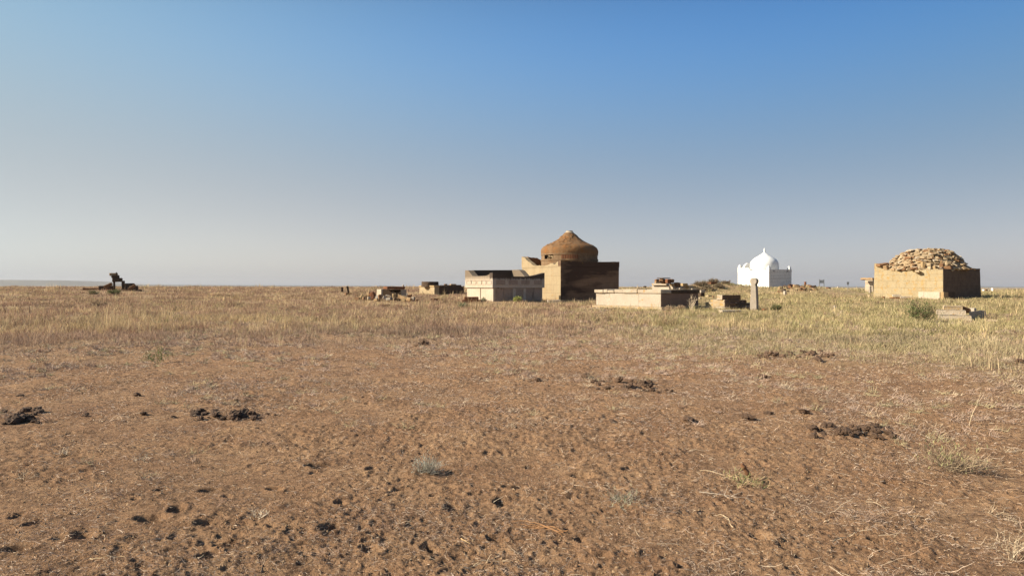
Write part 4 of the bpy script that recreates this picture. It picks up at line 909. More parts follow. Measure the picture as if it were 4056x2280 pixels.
for i in range(46):
    u = rr.uniform(3085, 3235) ; t = rr.random(); v = 1168 - 36 * t * (1 - ((u - 3165) / 85) ** 2 * .5); wpx = rr.uniform(10, 26)
    dd = 84 + 8 * t
    x = (u - 2028) / F * dd
    s0 = W(u, v, dd); z = float(H(s0.x, s0.y)); vb = vh(u) + (CH - z) * F / dd
    mt = rr.choice(['red', 'dark', 'dark', 'brown', 'rubble']); ps_ = 'at its left end' if u < 3130 else 'in its middle' if u < 3190 else 'at its right end'
    stone_at('rubble_stone', CN[mt] + ' ' + labp + ', ' + ps_, u - wpx / 2, u + wpx / 2, vb - rr.uniform(4, 10), vb + 1.5, M[mt], dd, 'rubble heap right of the white mausoleum', yaw=R(rr.uniform(-50, 50)), tilt=(R(rr.uniform(-25, 25)), R(rr.uniform(-30, 30))), rough=.16)
stone_at('stone_block', 'small pale upright block in front of the dark rubble heap', *T3(1218, 1275, 908, 992), M['pale'], None, cat='block', dp=.3)
stone_at('grave_post', 'short post with a red side on the rise right of the white mausoleum', *T3(1572, 1608, 752, 822), M['red'], 96., cat='post', dp=.25, rough=.04)
stone_at('stone', 'pale stone with dark top in tall grass below the sign board', 3303, 3313, 1210, 1219, M['stele'], None)
stone_at('stone', 'flat white slab on the skyline left of the yellow mausoleum', *T3(2330, 2460, 884, 905), M['white'], 118., tilt=(0, R(3)), cat='slab', dp=1.2)
stone_at('stone', 'tiny pale grave post on the skyline between sign board and shovel shaped marker', *T3(2133, 2155, 835, 872), M['pale'], 125., cat='stone', dp=.25)
for sp, lab in [((1945, 2025, 848, 872), 'flat red stone on the skyline just right of the sign board'), ((2090, 2150, 866, 886), 'low red stone on the skyline under the tiny pale grave post'), ((2160, 2300, 866, 880), 'long low red stone on the skyline left of the shovel shaped marker')]:
    stone_at('stone', lab, *T3(*sp), M['red'], 120.)
def sign_board():
    d = 98.; u0, u1 = 3245, 3264; k = d / F; p = W((u0 + u1) / 2, 1136, d); gz = float(H(p.x, p.y)); e = empty('sign_board', (p.x, p.y, gz - .1), 0)
    tag(e, 'grey two-legged sign board standing on the rise', 'sign'); top = zz(3255, 1105.5, d) - gz + .1; hw = 9 * k
    for sx in (-1, 1):
        bm = bmesh.new(); rough_box(bm, sx * hw - .045, sx * hw + .045, -.045, .045, -.3, top, 9, .004, 1, .01); bm_obj('post', bm, M['sign_post'], e)
    for (a, b, mt) in ((2.5, 4, 'sign_post'), (5, 8.5, 'sign'), (9.5, 14, 'sign'), (14.8, 16, 'sign_post')):
        bm = bmesh.new(); rough_box(bm, -hw + .05, hw - .05, -.03, .03, top - b * k, top - a * k, 9, .003, 1, .008); bm_obj('board', bm, M[mt], e)
sign_board()
def shovel_sign():
    d = 90.; u = 3358.5; k = d / F; p = W(u, 1150, d); gz = float(H(p.x, p.y)); e = empty('marker_sign', (p.x, p.y, gz), 0); tag(e, 'small shovel shaped grey marker on a thin pole', 'sign')
    top = zz(u, 1116, d) - gz
    bm = bmesh.new(); rough_box(bm, -.03, .03, -.03, .03, -.3, top - 12 * k, 9, .003, 1, .01); bm_obj('pole', bm, M['sign_post'], e)
    bm = bmesh.new(); prism(bm, [(-4.5 * k, top), (4.5 * k, top), (4.2 * k, top - 8 * k), (1.2 * k, top - 12.5 * k), (-1.2 * k, top - 12.5 * k), (-4.2 * k, top - 8 * k)], 'y', -.02, .02); bm_obj('plate', bm, M['sign_post'], e)
shovel_sign()
px_box('ruined_tomb', 'small pale ruined tomb half hidden behind the yellow mausoleum', 'tomb', 3380 + 292 / 3.811, 3380 + 176 / 3.811, 3380 + 420 / 3.811, 940 + 640 / 3.811, 1150, M['pale_slab'], 92., seg=.3, rough=.06)
stone_at('roof_slab', 'tilted pale roof slab on the small ruin behind the yellow mausoleum', *T4(176, 330, 612, 640), M['rubble'], 91., tilt=(0, R(4)), cat='slab', dp=1.8)
stone_at('stele', 'narrow grey stele close to the left wall of the yellow mausoleum', *T4(238, 278, 732, 838), M['stele'], 79., cat='stele', dp=.2, rough=.04)
stone_at('stone', 'small reddish stone beside the left foot of the yellow mausoleum', *T4(222, 262, 862, 905), M['lichen'], None)
for i, (sp, mt, lab) in enumerate([((440, 488, 893, 915), 'brown', 'small dark stone at the left foot of the yellow mausoleum'), ((560, 700, 905, 922), 'red', 'low reddish slab along the foot of the yellow mausoleum'),
        ((600, 715, 862, 892), 'pale_slab', 'pale slab leaning on the foot of the yellow mausoleum wall'), ((720, 880, 888, 915), 'pale_slab', 'long pale slab lying along the foot of the yellow mausoleum'),
        ((830, 920, 905, 945), 'tan', 'tilted tan slab at the foot of the yellow mausoleum near its middle'), ((940, 1005, 922, 945), 'pale', 'small white stone at the foot of the yellow mausoleum near its corner')]):
    u0, u1, v0, v1 = T4(*sp); stone_at('foot_stone', lab, u0, u1, v0, v1 + 2, M[mt], 68.0 - .004 * (u0 - 3500) * 3, yaw=R(rr.uniform(-25, 0)), tilt=(0, R(rr.uniform(-6, 10))), dp=.3)
for i in range(6):
    x = 1570 + i * 62; u0, u1, v0, v1 = T4(x, x + 75, 968 - i * 6, 978 - i * 6)
    stone_at('path_stone', 'flat pale stone in the row at the right foot of the yellow mausoleum', u0, u1, v0, v1, M['pale_slab'], None, 'row of flat stones at the right foot of the yellow mausoleum', yaw=R(15), rough=.05, dp=.3)
for sp, lab, mt in [((1960, 1980, 785, 806), 'round white stone at the left of the far right skyline', 'white'), ((2035, 2062, 790, 810), 'whitish stone second from left on the far right skyline', 'pale'), ((2094, 2108, 766, 806), 'thin white grave post on the far right skyline', 'white'), ((1985, 2030, 782, 806), 'dark rounded stone between white stones on the far right skyline', 'brown')]:
    stone_at('far_stone', lab, *T4(*sp), M[mt], 110., dp=.3)

# ------------------------------------------------------------------ blades, twigs, bushes
def blades(P, h, w_, lean, az, col, rng, curl=.5):
    """P (n,3) roots; returns V, quads, tris, colours : each blade a tapering bent ribbon"""
    n = len(P); ca, sa = np.cos(az), np.sin(az); fa = rng.uniform(0, np.pi, n); wx, wy = np.cos(fa) * w_ / 2, np.sin(fa) * w_ / 2
    lx, ly = ca * lean * h, sa * lean * h
    m = np.stack([P[:, 0] + lx * .35, P[:, 1] + ly * .35, P[:, 2] + h * .55], -1); t = np.stack([P[:, 0] + lx, P[:, 1] + ly, P[:, 2] + h * (1 - curl * lean * .4)], -1)
    o = np.stack([wx, wy, np.zeros(n)], -1)
    V = np.stack([P - o, P + o, m - o * .75, m + o * .75, t], 1).reshape(-1, 3); b = np.arange(n) * 5
    return V, np.stack([b, b + 1, b + 3, b + 2], -1), np.stack([b + 2, b + 3, b + 4], -1), np.repeat(col, 5, 0)
def pick(cols, rng, n, p=None):
    c = np.array(cols)[rng.choice(len(cols), n, p=p)]; return c * rng.uniform(.75, 1.25, (n, 1))
def build_grass():
    rng = np.random.RandomState(5); N_ = 125000
    r = 8 * np.exp(rng.rand(N_) ** .92 * math.log(260 / 8.)); a = rng.uniform(-.80, .80, N_); x = r * np.sin(a); y = r * np.cos(a)
    cl = fbm(x / (.5 + .02 * r), y / (.5 + .03 * r), 2, 91); keep = rng.rand(N_) < veg(x, y) ** 1.2 * (.24 + 1.0 * sm(cl, .38, .62)); x, y, r, cl = x[keep], y[keep], r[keep], cl[keep]
    n = len(x); nb = 12
    gz = G(x, y); gr = green(x, y); hs = (.07 + .15 * sm(r, 13, 27) + .06 * sm(r, 60, 150)) * np.exp(rng.normal(0, .38, n)) * (.55 + .9 * fbm(x / 3, y / 3, 2, 15))
    for (u_, v_, sx_, f_) in ((3775, 1268, 1.8, .78), (2890, 1236, 2.4, .6), (3005, 1230, 1.2, .6), (2480, 1236, 3.2, .5), (2000, 1196, 4, .5), (3700, 1196, 5, .5), (1540, 1198, 4, .5)):
        d_ = gd(u_, v_); hs = hs * (1 - f_ * gau(x, y, (u_ - 2028) / F * d_, d_ - 1.4, sx_, 2.6))     # grazed short round the stones
    tp = fbm(x / 7, y / 3, 2, 131); tall = rng.rand(n) < .004 + .10 * sm(tp, .60, .72)
    spread = (.022 + .0030 * r) * np.exp(rng.normal(0, .35, n))
    X = np.repeat(x, nb) + rng.normal(0, 1, n * nb) * np.repeat(spread, nb); Y = np.repeat(y, nb) + rng.normal(0, 1, n * nb) * np.repeat(spread, nb)
    Rr = np.repeat(r, nb); Z = np.repeat(gz, nb) - .01
    hb = np.repeat(hs * np.where(tall, 1.9, 1), nb) * rng.uniform(.35, 1.15, n * nb)
    wb = np.maximum(.0024, Rr * .00050) * rng.uniform(.6, 1.4, n * nb)
    brown = [(.34, .235, .16), (.33, .225, .165), (.38, .275, .185), (.26, .17, .115), (.42, .315, .205)]
    grn = [(.37, .325, .165), (.34, .30, .15), (.43, .375, .21), (.37, .30, .175), (.28, .265, .12)]
    yel = [(.52, .42, .25), (.46, .36, .205)]
    c = pick(brown, rng, n); cg = pick(grn, rng, n); cy = pick(yel, rng, n)
    mk = rng.rand(n) < gr; c[mk] = cg[mk]
    patch = fbm(x / 4.5, y / 2.5, 2, 44); mk = (rng.rand(n) < sm(patch, .58, .75) * .6) | tall; c[mk] = cy[mk]
    c *= (1 - .33 * sm(fbm(x / 1.9, y / 1.3, 2, 48), .55, .68))[:, None]
    c *= np.array([1.09, 1.02, .98]); c = c * (1 - .5 * ((r < 22) * .5)[:, None]) + np.array([.36, .27, .21]) * (.5 * ((r < 22) * .5))[:, None]
    C = np.repeat(c, nb, 0) * rng.uniform(.8, 1.2, (n * nb, 1))
    P = np.stack([X, Y, Z], -1); ln = np.where(np.repeat(tall, nb), rng.uniform(.02, .35, n * nb), rng.uniform(.1, 1.25, n * nb))
    V, q, t, cc = blades(P, hb, wb, ln, rng.uniform(0, 6.283, n * nb), C, rng)
    tag(np_mesh('dry_grass', V, q, t, M['plant'], cc), 'sparse dry steppe grass, brownish on the left and yellow green on the right', 'grass', kind='stuff')
build_grass()
def polyline_ribbons(P0, dirs, seg_len, nseg, width, col, rng, wobble=.5, updamp=.0, taper=True):
    n = len(P0); pts = [P0.copy()]; d = dirs / np.linalg.norm(dirs, axis=1, keepdims=True)
    for s_ in range(nseg):
        d = d + rng.normal(0, wobble, (n, 3)) * np.array([1, 1, .6]); d[:, 2] -= updamp; d /= np.linalg.norm(d, axis=1, keepdims=True); pts.append(pts[-1] + d * seg_len[:, None])
    pts = np.stack(pts, 1); fa = rng.uniform(0, np.pi, n); o = np.stack([np.cos(fa) * .8, np.sin(fa) * .8, np.full(n, .6)], -1) * (width / 2)[:, None]
    tp = np.linspace(1, .35, nseg + 1) if taper else np.ones(nseg + 1)
    L_ = pts - o[:, None] * tp[None, :, None]; R_ = pts + o[:, None] * tp[None, :, None]
    V = np.stack([L_, R_], 2).reshape(-1, 3); st = (nseg + 1) * 2; b = (np.arange(n) * st)[:, None] + np.arange(nseg)[None] * 2; b = b.ravel()
    return V, np.stack([b, b + 1, b + 3, b + 2], -1), np.repeat(col, st, 0), pts
def merge(parts):
    V = []; Q = []; C = []; off = 0
    for v, q, c in parts: V.append(v); Q.append(q + off); C.append(c); off += len(v)
    return np.concatenate(V), np.concatenate(Q), np.concatenate(C)
def build_litter():
    rng = np.random.RandomState(8); N_ = 430000
    r = 3.0 * np.exp(rng.rand(N_) ** 1.0 * math.log(24 / 3.0)); a = rng.uniform(-.80, .80, N_); x = r * np.sin(a); y = r * np.cos(a)
    cl = fbm(x / .55, y / .4, 3, 101); big = fbm(x / 2.5, y / 1.8, 2, 103)
    p = .22 + .78 * sm(cl, .48, .62) * (.35 + .65 * sm(big, .35, .6)) ; p = p * (.55 + .25 * sm(x / y, -.2, .3) + .35 * sm(r, 5, 12)); k = rng.rand(N_) < p
    x, y, r = x[k], y[k], r[k]; n = len(x)
    z = GP(x, y) + rng.uniform(-.004, .012, n); P = np.stack([x, y, z], -1); dr = rng.normal(0, 1, (n, 3)) * np.array([1, 1, .35]); dr[:, 2] = np.abs(dr[:, 2])
    c = pick([(.44, .34, .26), (.36, .27, .21), (.27, .17, .11), (.18, .105, .065), (.54, .43, .31), (.09, .055, .038)], rng, n, [.15, .2, .2, .18, .07, .2])
    V, q, cc, _ = polyline_ribbons(P, dr, rng.uniform(.004, .015, n) * (1 + .07 * r) * np.exp(rng.normal(0, .3, n)), 3, np.maximum(.0022, r * .00055) * rng.uniform(.6, 1.3, n), c, rng, .75, .12)
    tag(np_mesh('plant_litter', V, q, None, M['twig'], cc), 'scattered dead plant litter lying on the bare brown soil', 'litter', kind='stuff')
    # longer pale twigs
    N_ = 1500; r = 3.0 * np.exp(rng.rand(N_) * math.log(16 / 3.0)); a = rng.uniform(-.80, .80, N_); x = r * np.sin(a); y = r * np.cos(a); k = rng.rand(N_) < .25 + .6 * sm(x / y, -.3, .4); x, y, r = x[k], y[k], r[k]; n = len(x)
    P = np.stack([x, y, GP(x, y) + .008], -1); dr = rng.normal(0, 1, (n, 3)) * np.array([1, 1, .18]); dr[:, 2] = np.abs(dr[:, 2])
    V, q, cc, _ = polyline_ribbons(P, dr, rng.uniform(.012, .035, n), 6, np.maximum(.003, r * .0006), pick([(.52, .41, .29), (.44, .33, .24), (.34, .22, .14)], rng, n), rng, .28, .03)
    tag(np_mesh('dry_twigs', V, q, None, M['twig'], cc), 'thin dry twigs and straws strewn over the bare soil', 'twigs', kind='stuff')
    # crumbs of soil
    N_ = 26000; r = 3.0 * np.exp(rng.rand(N_) * math.log(11 / 3.0)); a = rng.uniform(-.80, .80, N_); x = r * np.sin(a); y = r * np.cos(a); s = .003 + .010 * rng.rand(N_) ** 3 
    z = GP(x, y); tet = np.array([[1, 0, -.3], [-.5, .87, -.3], [-.5, -.87, -.3], [0, 0, 1.0], [.3, .3, .9]])
    V = (np.stack([x, y, z], -1)[:, None] + (tet[None, :4] + rng.normal(0, .25, (N_, 4, 3))) * s[:, None, None]).reshape(-1, 3); b = np.arange(N_) * 4
    t = np.concatenate([np.stack([b, b + 1, b + 3], -1), np.stack([b + 1, b + 2, b + 3], -1), np.stack([b + 2, b, b + 3], -1)])
    tag(np_mesh('soil_crumbs', V, None, t, M['twig'], np.repeat(pick([(.27, .16, .09), (.22, .13, .07), (.32, .21, .12)], rng, N_), 4, 0)), 'small crumbs of brown earth strewn over the bare soil', 'soil', kind='stuff')
    # low dead herbs, thicker towards the grass
    N_ = 13000; r = 3.2 * np.exp(rng.rand(N_) ** .55 * math.log(45 / 3.2)); a = rng.uniform(-.80, .80, N_); x = r * np.sin(a); y = r * np.cos(a)
    p = (.035 + .965 * sm(r, 5, 14)) * sm(fbm(x / 1.4, y / 1.0, 2, 111), .40, .60) * (1 - .6 * sm(r, 25, 40)); k = rng.rand(N_) < p; x, y, r = x[k], y[k], r[k]; n = len(x); nb = 26
    P = np.stack([x, y, G(x, y)], -1); P = np.repeat(P, nb, 0) + rng.normal(0, 1, (n * nb, 3)) * np.array([.035, .035, 0]); m = n * nb
    dr = rng.normal(0, 1, (m, 3)); dr[:, 2] = np.abs(dr[:, 2]) * .8 + .25
    c = np.repeat(pick([(.40, .29, .22), (.34, .24, .18), (.44, .34, .23), (.30, .19, .13), (.36, .30, .17)], rng, n), nb, 0) * rng.uniform(.75, 1.2, (m, 1))
    V, q, cc, _ = polyline_ribbons(P, dr, np.repeat(rng.uniform(.016, .040, n) * (1 + .6 * sm(r, 12, 30)), nb) * rng.uniform(.6, 1.2, m), 3, np.maximum(.0022, np.repeat(r, nb) * .0006), c, rng, .35, .03)
    tag(np_mesh('dead_herbs', V, q, None, M['twig'], cc), 'low tangled dead herbs between the bare soil and the grass', 'dead plants', kind='stuff')
build_litter()
def bush(name, label, u, v, hpx, wpx, stems, leaves, stemcol, leafcol, d=None, seed=0, cat='bush', lw=None, wob=.22, group=None, upright=.8):
    """a small bush: thin branching stems and, on them, leaf blades"""
    rng = np.random.RandomState(seed + 100); d = d or gd(u, v); h = hpx / F * d; w_ = wpx / F * d / 2; p = W(u, v, d); bz = g1(p.x, p.y); lw = lw or max(.0022, d * .0005)
    P0 = np.zeros((stems, 3)); P0[:, :2] = rng.normal(0, w_ * .10, (stems, 2)); an = rng.uniform(0, 6.283, stems); ra = np.sqrt(rng.rand(stems))
    tx = np.cos(an) * ra * w_; ty = np.sin(an) * ra * w_; tz = h * rng.uniform(.55, 1.05, stems) * (1 - .45 * ra ** 2) * upright / .8
    dr = np.stack([tx, ty, tz], -1); ln = np.linalg.norm(dr, axis=1); ns = 5
    c = pick(stemcol, rng, stems); V, q, cc, pts = polyline_ribbons(P0 - np.array([0, 0, .02]), dr, ln / ns, ns, np.full(stems, lw * 1.1), c, rng, wob)
    # side twigs
    tw = stems * 3; si = rng.randint(0, stems, tw); pi_ = rng.randint(2, ns, tw); b0 = pts[si, pi_]; dd = rng.normal(0, 1, (tw, 3)); dd[:, 2] = np.abs(dd[:, 2]) + .4
    V2, q2, c2, pts2 = polyline_ribbons(b0, dd, ln[si] * .09, 3, np.full(tw, lw * .8), c[si], rng, .3)
    parts = [(V, q, cc), (V2, q2, c2)]
    Vm, Qm, Cm = merge(parts)
    e = empty(name, (p.x, p.y, bz), 0); tag(e, label, cat, group)
    np_mesh('stems', Vm, Qm, None, M['twig'], Cm, e)
    if leaves:
        pool = np.concatenate([pts[:, 2:].reshape(-1, 3), pts2.reshape(-1, 3)]); b = pool[rng.randint(0, len(pool), leaves)] + rng.normal(0, w_ * .05, (leaves, 3))
        Vl, ql, tl, cl = blades(b, np.full(leaves, max(.03, h * .11)) * rng.uniform(.5, 1.3, leaves), np.full(leaves, lw * 1.6), rng.uniform(.1, 1.2, leaves), rng.uniform(0, 6.28, leaves), pick(leafcol, rng, leaves), rng)
        np_mesh('leaves', Vl, ql, tl, M['plant'], cl, e)
    return e
GR = [(.10, .13, .04), (.07, .10, .03), (.14, .16, .06), (.11, .12, .05)]; BR = [(.20, .13, .08), (.30, .20, .13)]; GY = [(.30, .27, .22), (.36, .32, .25), (.25, .22, .17)]
DRY = [(.40, .29, .18), (.34, .22, .14), (.46, .35, .22)]; YG = [(.30, .30, .08), (.24, .27, .06), (.36, .34, .12)]
bush('green_bush', 'large dark green bush beside the slab pile at the right', 3648, 1280, 74, 125, 90, 1700, BR, [(.13, .15, .055), (.09, .115, .04), (.17, .18, .075)], seed=1, upright=1.25, wob=.3)
bush('green_bush', 'bright green bush in front of the doorway of the cream enclosure', 2050, 1192, 27, 40, 60, 1300, YG, YG, 53., seed=2)
bush('grey_bush', 'pale grey-green bush at the left wall of the cream enclosure', 1915, 1188, 20, 34, 50, 500, GY, [(.32, .30, .18)], 53.4, seed=3)
bush('green_bush', 'small grey-green bush below the red-brown block left of the enclosure', 1838, 1220, 26, 60, 50, 800, GY, [(.16, .18, .09), (.11, .14, .07)], seed=4)
bush('green_bush', 'small dark green bush right of the stele', 3076, 1232, 32, 50, 60, 900, BR, GR, seed=5)
bush('green_bush', 'wide dark green bush in front of the lone dark ruin', 455, 1182, 26, 60, 70, 1000, BR, GR, 74., seed=6)
bush('green_bush', 'dull green bush left of the wide bush before the lone dark ruin', 372, 1178, 18, 52, 60, 700, BR, [(.13, .14, .06), (.16, .15, .07)], 75., seed=7)
bush('dry_bush', 'dark brown dead scrub patch below the lone dark ruin', 390, 1216, 26, 90, 110, 300, [(.10, .065, .045), (.15, .10, .065)], [(.13, .09, .06)], seed=8)
bush('dry_bush', 'low dark brown scrub left of the dead scrub patch at the far left', 260, 1222, 14, 110, 90, 200, [(.13, .08, .05), (.20, .13, .08)], [(.16, .10, .06)], seed=9)
bush('green_bush', 'small green tuft alone in the left grassland', 655, 1283, 26, 34, 26, 160, GR, GR, seed=10, cat='plant')
bush('green_plant', 'sparse green plant standing on bare soil left of centre', 632, 1436, 82, 110, 22, 260, [(.20, .20, .10), (.28, .24, .12)], [(.14, .16, .06), (.10, .13, .045)], seed=11, cat='plant', lw=.006)
bush('ochre_bush', 'low ochre bush at the foot of the scrubby mound', 2742, 1156, 12, 34, 50, 500, DRY, [(.42, .26, .08), (.46, .30, .10)], seed=12)
bush('green_bush', 'small round dark green bush on the skyline beside the ruined tomb', 2575, 1139, 14, 15, 40, 500, BR, GR, 96., seed=13)
for i, (u, v, hh_, ww) in enumerate([(2752, 1139, 26, 66), (2800, 1134, 22, 76), (2850, 1137, 18, 50), (2712, 1142, 18, 46), (2775, 1146, 20, 70), (2875, 1142, 12, 50), (2826, 1144, 16, 60)]):
    bush('scrub', 'brown scrub growing on the mound between ruined tomb and white mausoleum', u, v, hh_, ww, 110, 900, [(.13, .085, .055), (.19, .13, .085)], [(.22, .165, .10), (.17, .135, .08)], 87.5 + i * .8, seed=20 + i, group='brown scrub on the mound', lw=.06)
bush('dry_bush', 'dry purple-brown scrub at the foot of the dark side of the box tomb', 2655, 1226, 26, 60, 90, 200, DRY, DRY, 38.8, seed=14)
bush('dry_bush', 'round tan scrub at the middle of the dark side of the box tomb', 2695, 1226, 32, 36, 80, 300, DRY, DRY, 38.8, seed=15)
bush('tall_grass', 'tall pale grass stems standing before the dark side of the box tomb', 2738, 1230, 62, 50, 12, 10, [(.56, .44, .30)], [(.5, .4, .27)], 38.3, seed=16, cat='grass', wob=.06, upright=1.1, lw=.02)
bush('grey_bush', 'small silvery grey dead bush on the bare soil at centre left', 1692, 1872, 92, 150, 90, 240, GY, [(.33, .32, .25), (.38, .37, .30)], seed=17, lw=.0035)
bush('wiry_bush', 'wiry leafless bush fanning out on the bare soil at the lower right', 3775, 1868, 135, 330, 130, 160, [(.11, .075, .05), (.2, .14, .09), (.36, .27, .17)], [(.36, .34, .16)], seed=18, lw=.0045, wob=.13)
bush('straw_tuft', 'straw coloured tuft of dead stems holding a brown husk', 2950, 1915, 70, 230, 60, 120, [(.50, .36, .20), (.42, .30, .18)], [(.24, .24, .10)], seed=19, cat='plant', lw=.004, upright=.5)
bush('dry_bush', 'dry branching plant at the lower right edge', 4010, 2215, 190, 140, 24, 40, [(.52, .42, .29), (.42, .33, .22)], DRY, seed=33, cat='plant', lw=.003)
bush('dry_bush', 'grey leafless herb with many pale twigs in the lower middle', 2470, 1990, 60, 240, 60, 120, GY, [(.30, .29, .18)], seed=34, cat='plant', lw=.003, upright=.5)
def husk():
    p = W(2975, 1905, gd(2975, 1905)); bm = bmesh.new(); pr = [(.008, 0), (.022, .03), (.026, .07), (.02, .12), (.024, .15), (.012, .19)]
    lathe(bm, [(a_ * .8, b_ * .7) for a_, b_ in dense(pr, 3)], 14, 0, 0, .012, 3); o = bm_obj('husk', bm, M['lichen2'] if 'lichen2' in M else M['red'], None)
    o.location = (p.x, p.y, g1(p.x, p.y) + .02); o.rotation_euler = (R(8), R(-32), R(-10)); tag(o, 'brown dry husk leaning in the straw coloured tuft', 'husk')
M['lichen2'] = plain('orange_husk', (.19, .085, .035)); husk()
def stalk(name, label, u, v, hpx, col, lean=0, seed=0, lw=.005, side=5, cat='plant'):
    rng = np.random.RandomState(seed); d = gd(u, v); p = W(u, v, d); h = hpx / F * d; c = np.array([col])
    V, q, cc, pts = polyline_ribbons(np.array([[0, 0, -.02]]), np.array([[lean, 0, 1.]]), np.array([h / 7]), 7, np.array([lw]), c, rng, .07)
    b = pts[0][rng.randint(2, 8, side)]; dd = rng.normal(0, .6, (side, 3)); dd[:, 2] = np.abs(dd[:, 2]) + .5
    V2, q2, c2, _ = polyline_ribbons(b, dd, np.full(side, h * .07), 3, np.full(side, lw * .6), np.repeat(c, side, 0), rng, .2)
    Vm, Q, C = merge([(V, q, cc), (V2, q2, c2)]); o = np_mesh(name, Vm, Q, None, M['twig'], C); o.location = (p.x, p.y, g1(p.x, p.y)); tag(o, label, cat)
stalk('dry_stalk', 'single dry tan stalk standing right of the left dung heap', 1189, 1632, 122, (.36, .20, .10), .05, 1)
stalk('dry_stalk', 'thin reddish stalk standing in the lower middle of the bare soil', 2612, 1880, 180, (.30, .12, .06), .02, 2, .004, 8)
stalk('dry_stalk', 'short dry stalk standing on the soil at centre', 1692, 1622, 66, (.36, .20, .11), .02, 3, .005)
stalk('dry_stalk', 'thin stalk standing at the left in front of the bare soil', 282, 1600, 90, (.30, .15, .09), .02, 4, .004)
stalk('dry_stalk', 'tall thin pale stem at the lower right, left one of a pair', 3585, 2262, 190, (.46, .36, .22), -.35, 5, .003, 6)
stalk('dry_stalk', 'tall thin pale stem at the lower right, right one of a pair', 3640, 2255, 185, (.46, .36, .22), -.08, 6, .003, 6)
stalk('dry_stalk', 'pale tall stem above the brown wiry bush at the right', 3840, 1690, 130, (.52, .42, .27), .05, 7, .005, 14)
stalk('dry_stalk', 'reddish thin stem at the far lower left', 130, 1850, 110, (.34, .18, .10), .25, 8, .003, 3)
def twig_lying(name, label, u0, v0, u1, v1, col, n=1, lw=.006, seed=0, br=4, lift=.015):
    rng = np.random.RandomState(seed); a = W(u0, v0, gd(u0, v0)); b = W(u1, v1, gd(u1, v1)); A = np.array([a.x, a.y]); B = np.array([b.x, b.y]); L_ = np.linalg.norm(B - A); parts = []
    for k in range(n):
        pts = []
        off = rng.normal(0, .012, 2)
        for i in range(9):
            t = i / 8; q_ = A + (B - A) * t + off * (1 + t) + np.array([-(B - A)[1], (B - A)[0]]) * .10 * math.sin(t * 4 + seed + k * .4) * (1 if n == 1 else .4); pts.append([q_[0], q_[1], g1(q_[0], q_[1]) + lift + .01 * math.sin(t * 3)])
        pts = np.array(pts) - np.array([A[0], A[1], 0]); w2 = lw / 2 * np.linspace(1, .4, 9); perp = np.array([-(B - A)[1], (B - A)[0], 0]) / L_
        for o_ in (perp, np.array([0, 0, 1.])):
            V = np.stack([pts - o_ * w2[:, None], pts + o_ * w2[:, None]], 1).reshape(-1, 3); b_ = np.arange(8) * 2; parts.append((V, np.stack([b_, b_ + 1, b_ + 3, b_ + 2], -1), np.tile(np.array(col) * rng.uniform(.8, 1.2), (18, 1))))
        if br:
            bb = pts[rng.randint(2, 9, br)]; dd = rng.normal(0, 1, (br, 3)) + np.array([*(B - A) / L_, .3]) * 1.2
            V, q_, c_, _ = polyline_ribbons(bb, dd, np.full(br, L_ * .07), 3, np.full(br, lw * .6), np.tile(col, (br, 1)), rng, .25); parts.append((V, q_, c_))
    V, Q, C = merge(parts); o = np_mesh(name, V, Q, None, M['twig'], C); o.location = (A[0], A[1], 0); tag(o, label, 'twig')
twig_lying('twig_bundle', 'orange twig bundle lying on the soil in the lower middle', 2240, 2118, 2062, 2090, (.42, .23, .11), 5, .006, 1, 2)
twig_lying('twig', 'pale forked twig lying at the lower right of centre', 2921, 2114, 2842, 2064, (.56, .44, .29), 1, .006, 2, 4)
twig_lying('twig', 'grey long twig lying below the husk tuft', 2760, 1968, 2960, 2000, (.40, .33, .26), 1, .007, 3, 7)
twig_lying('twig', 'long thin straw lying at the bottom left of the soil', 362, 2248, 475, 2268, (.55, .44, .28), 1, .005, 4, 1)
twig_lying('twig', 'pale twig with branches lying at the bottom of the photo left of centre', 1830, 2268, 1985, 2254, (.50, .40, .27), 1, .005, 5, 6)
twig_lying('twig', 'pale thin twig lying in the right foreground below the dung heap', 3440, 1990, 3520, 2030, (.54, .43, .30), 1, .005, 6, 6)
twig_lying('twig', 'curved pale twig lying at the left of the husk tuft', 2760, 1880, 2850, 1895, (.54, .42, .28), 1, .005, 7, 5)
twig_lying('twig', 'branched pale twig lying left of the bottom right pair of stems', 3330, 2190, 3400, 2120, (.52, .42, .29), 1, .005, 8, 6)
twig_lying('twig', 'short thick yellowish stick lying right of the bottom middle pit', 1825, 2155, 1862, 2172, (.60, .42, .22), 1, .008, 9, 0)
twig_lying('twig', 'brown thin twig lying across the left foreground', 250, 2165, 430, 2180, (.24, .14, .09), 1, .005, 10, 4)
for i, (u, v, s, lab) in enumerate([(1015, 2065, 1.0, 'bleached antler-like twig clump in the lower left foreground'), (248, 1812, .7, 'small bleached twig clump at the left of the bare soil'), (560, 1835, .6, 'bleached low twig clump right of the small one at the left')]):
    bush('twig_clump', lab, u, v, 62 * s, 130 * s, 26, 0, [(.54, .45, .33), (.44, .35, .25)], None, seed=50 + i, cat='twigs', lw=.0055, wob=.35)

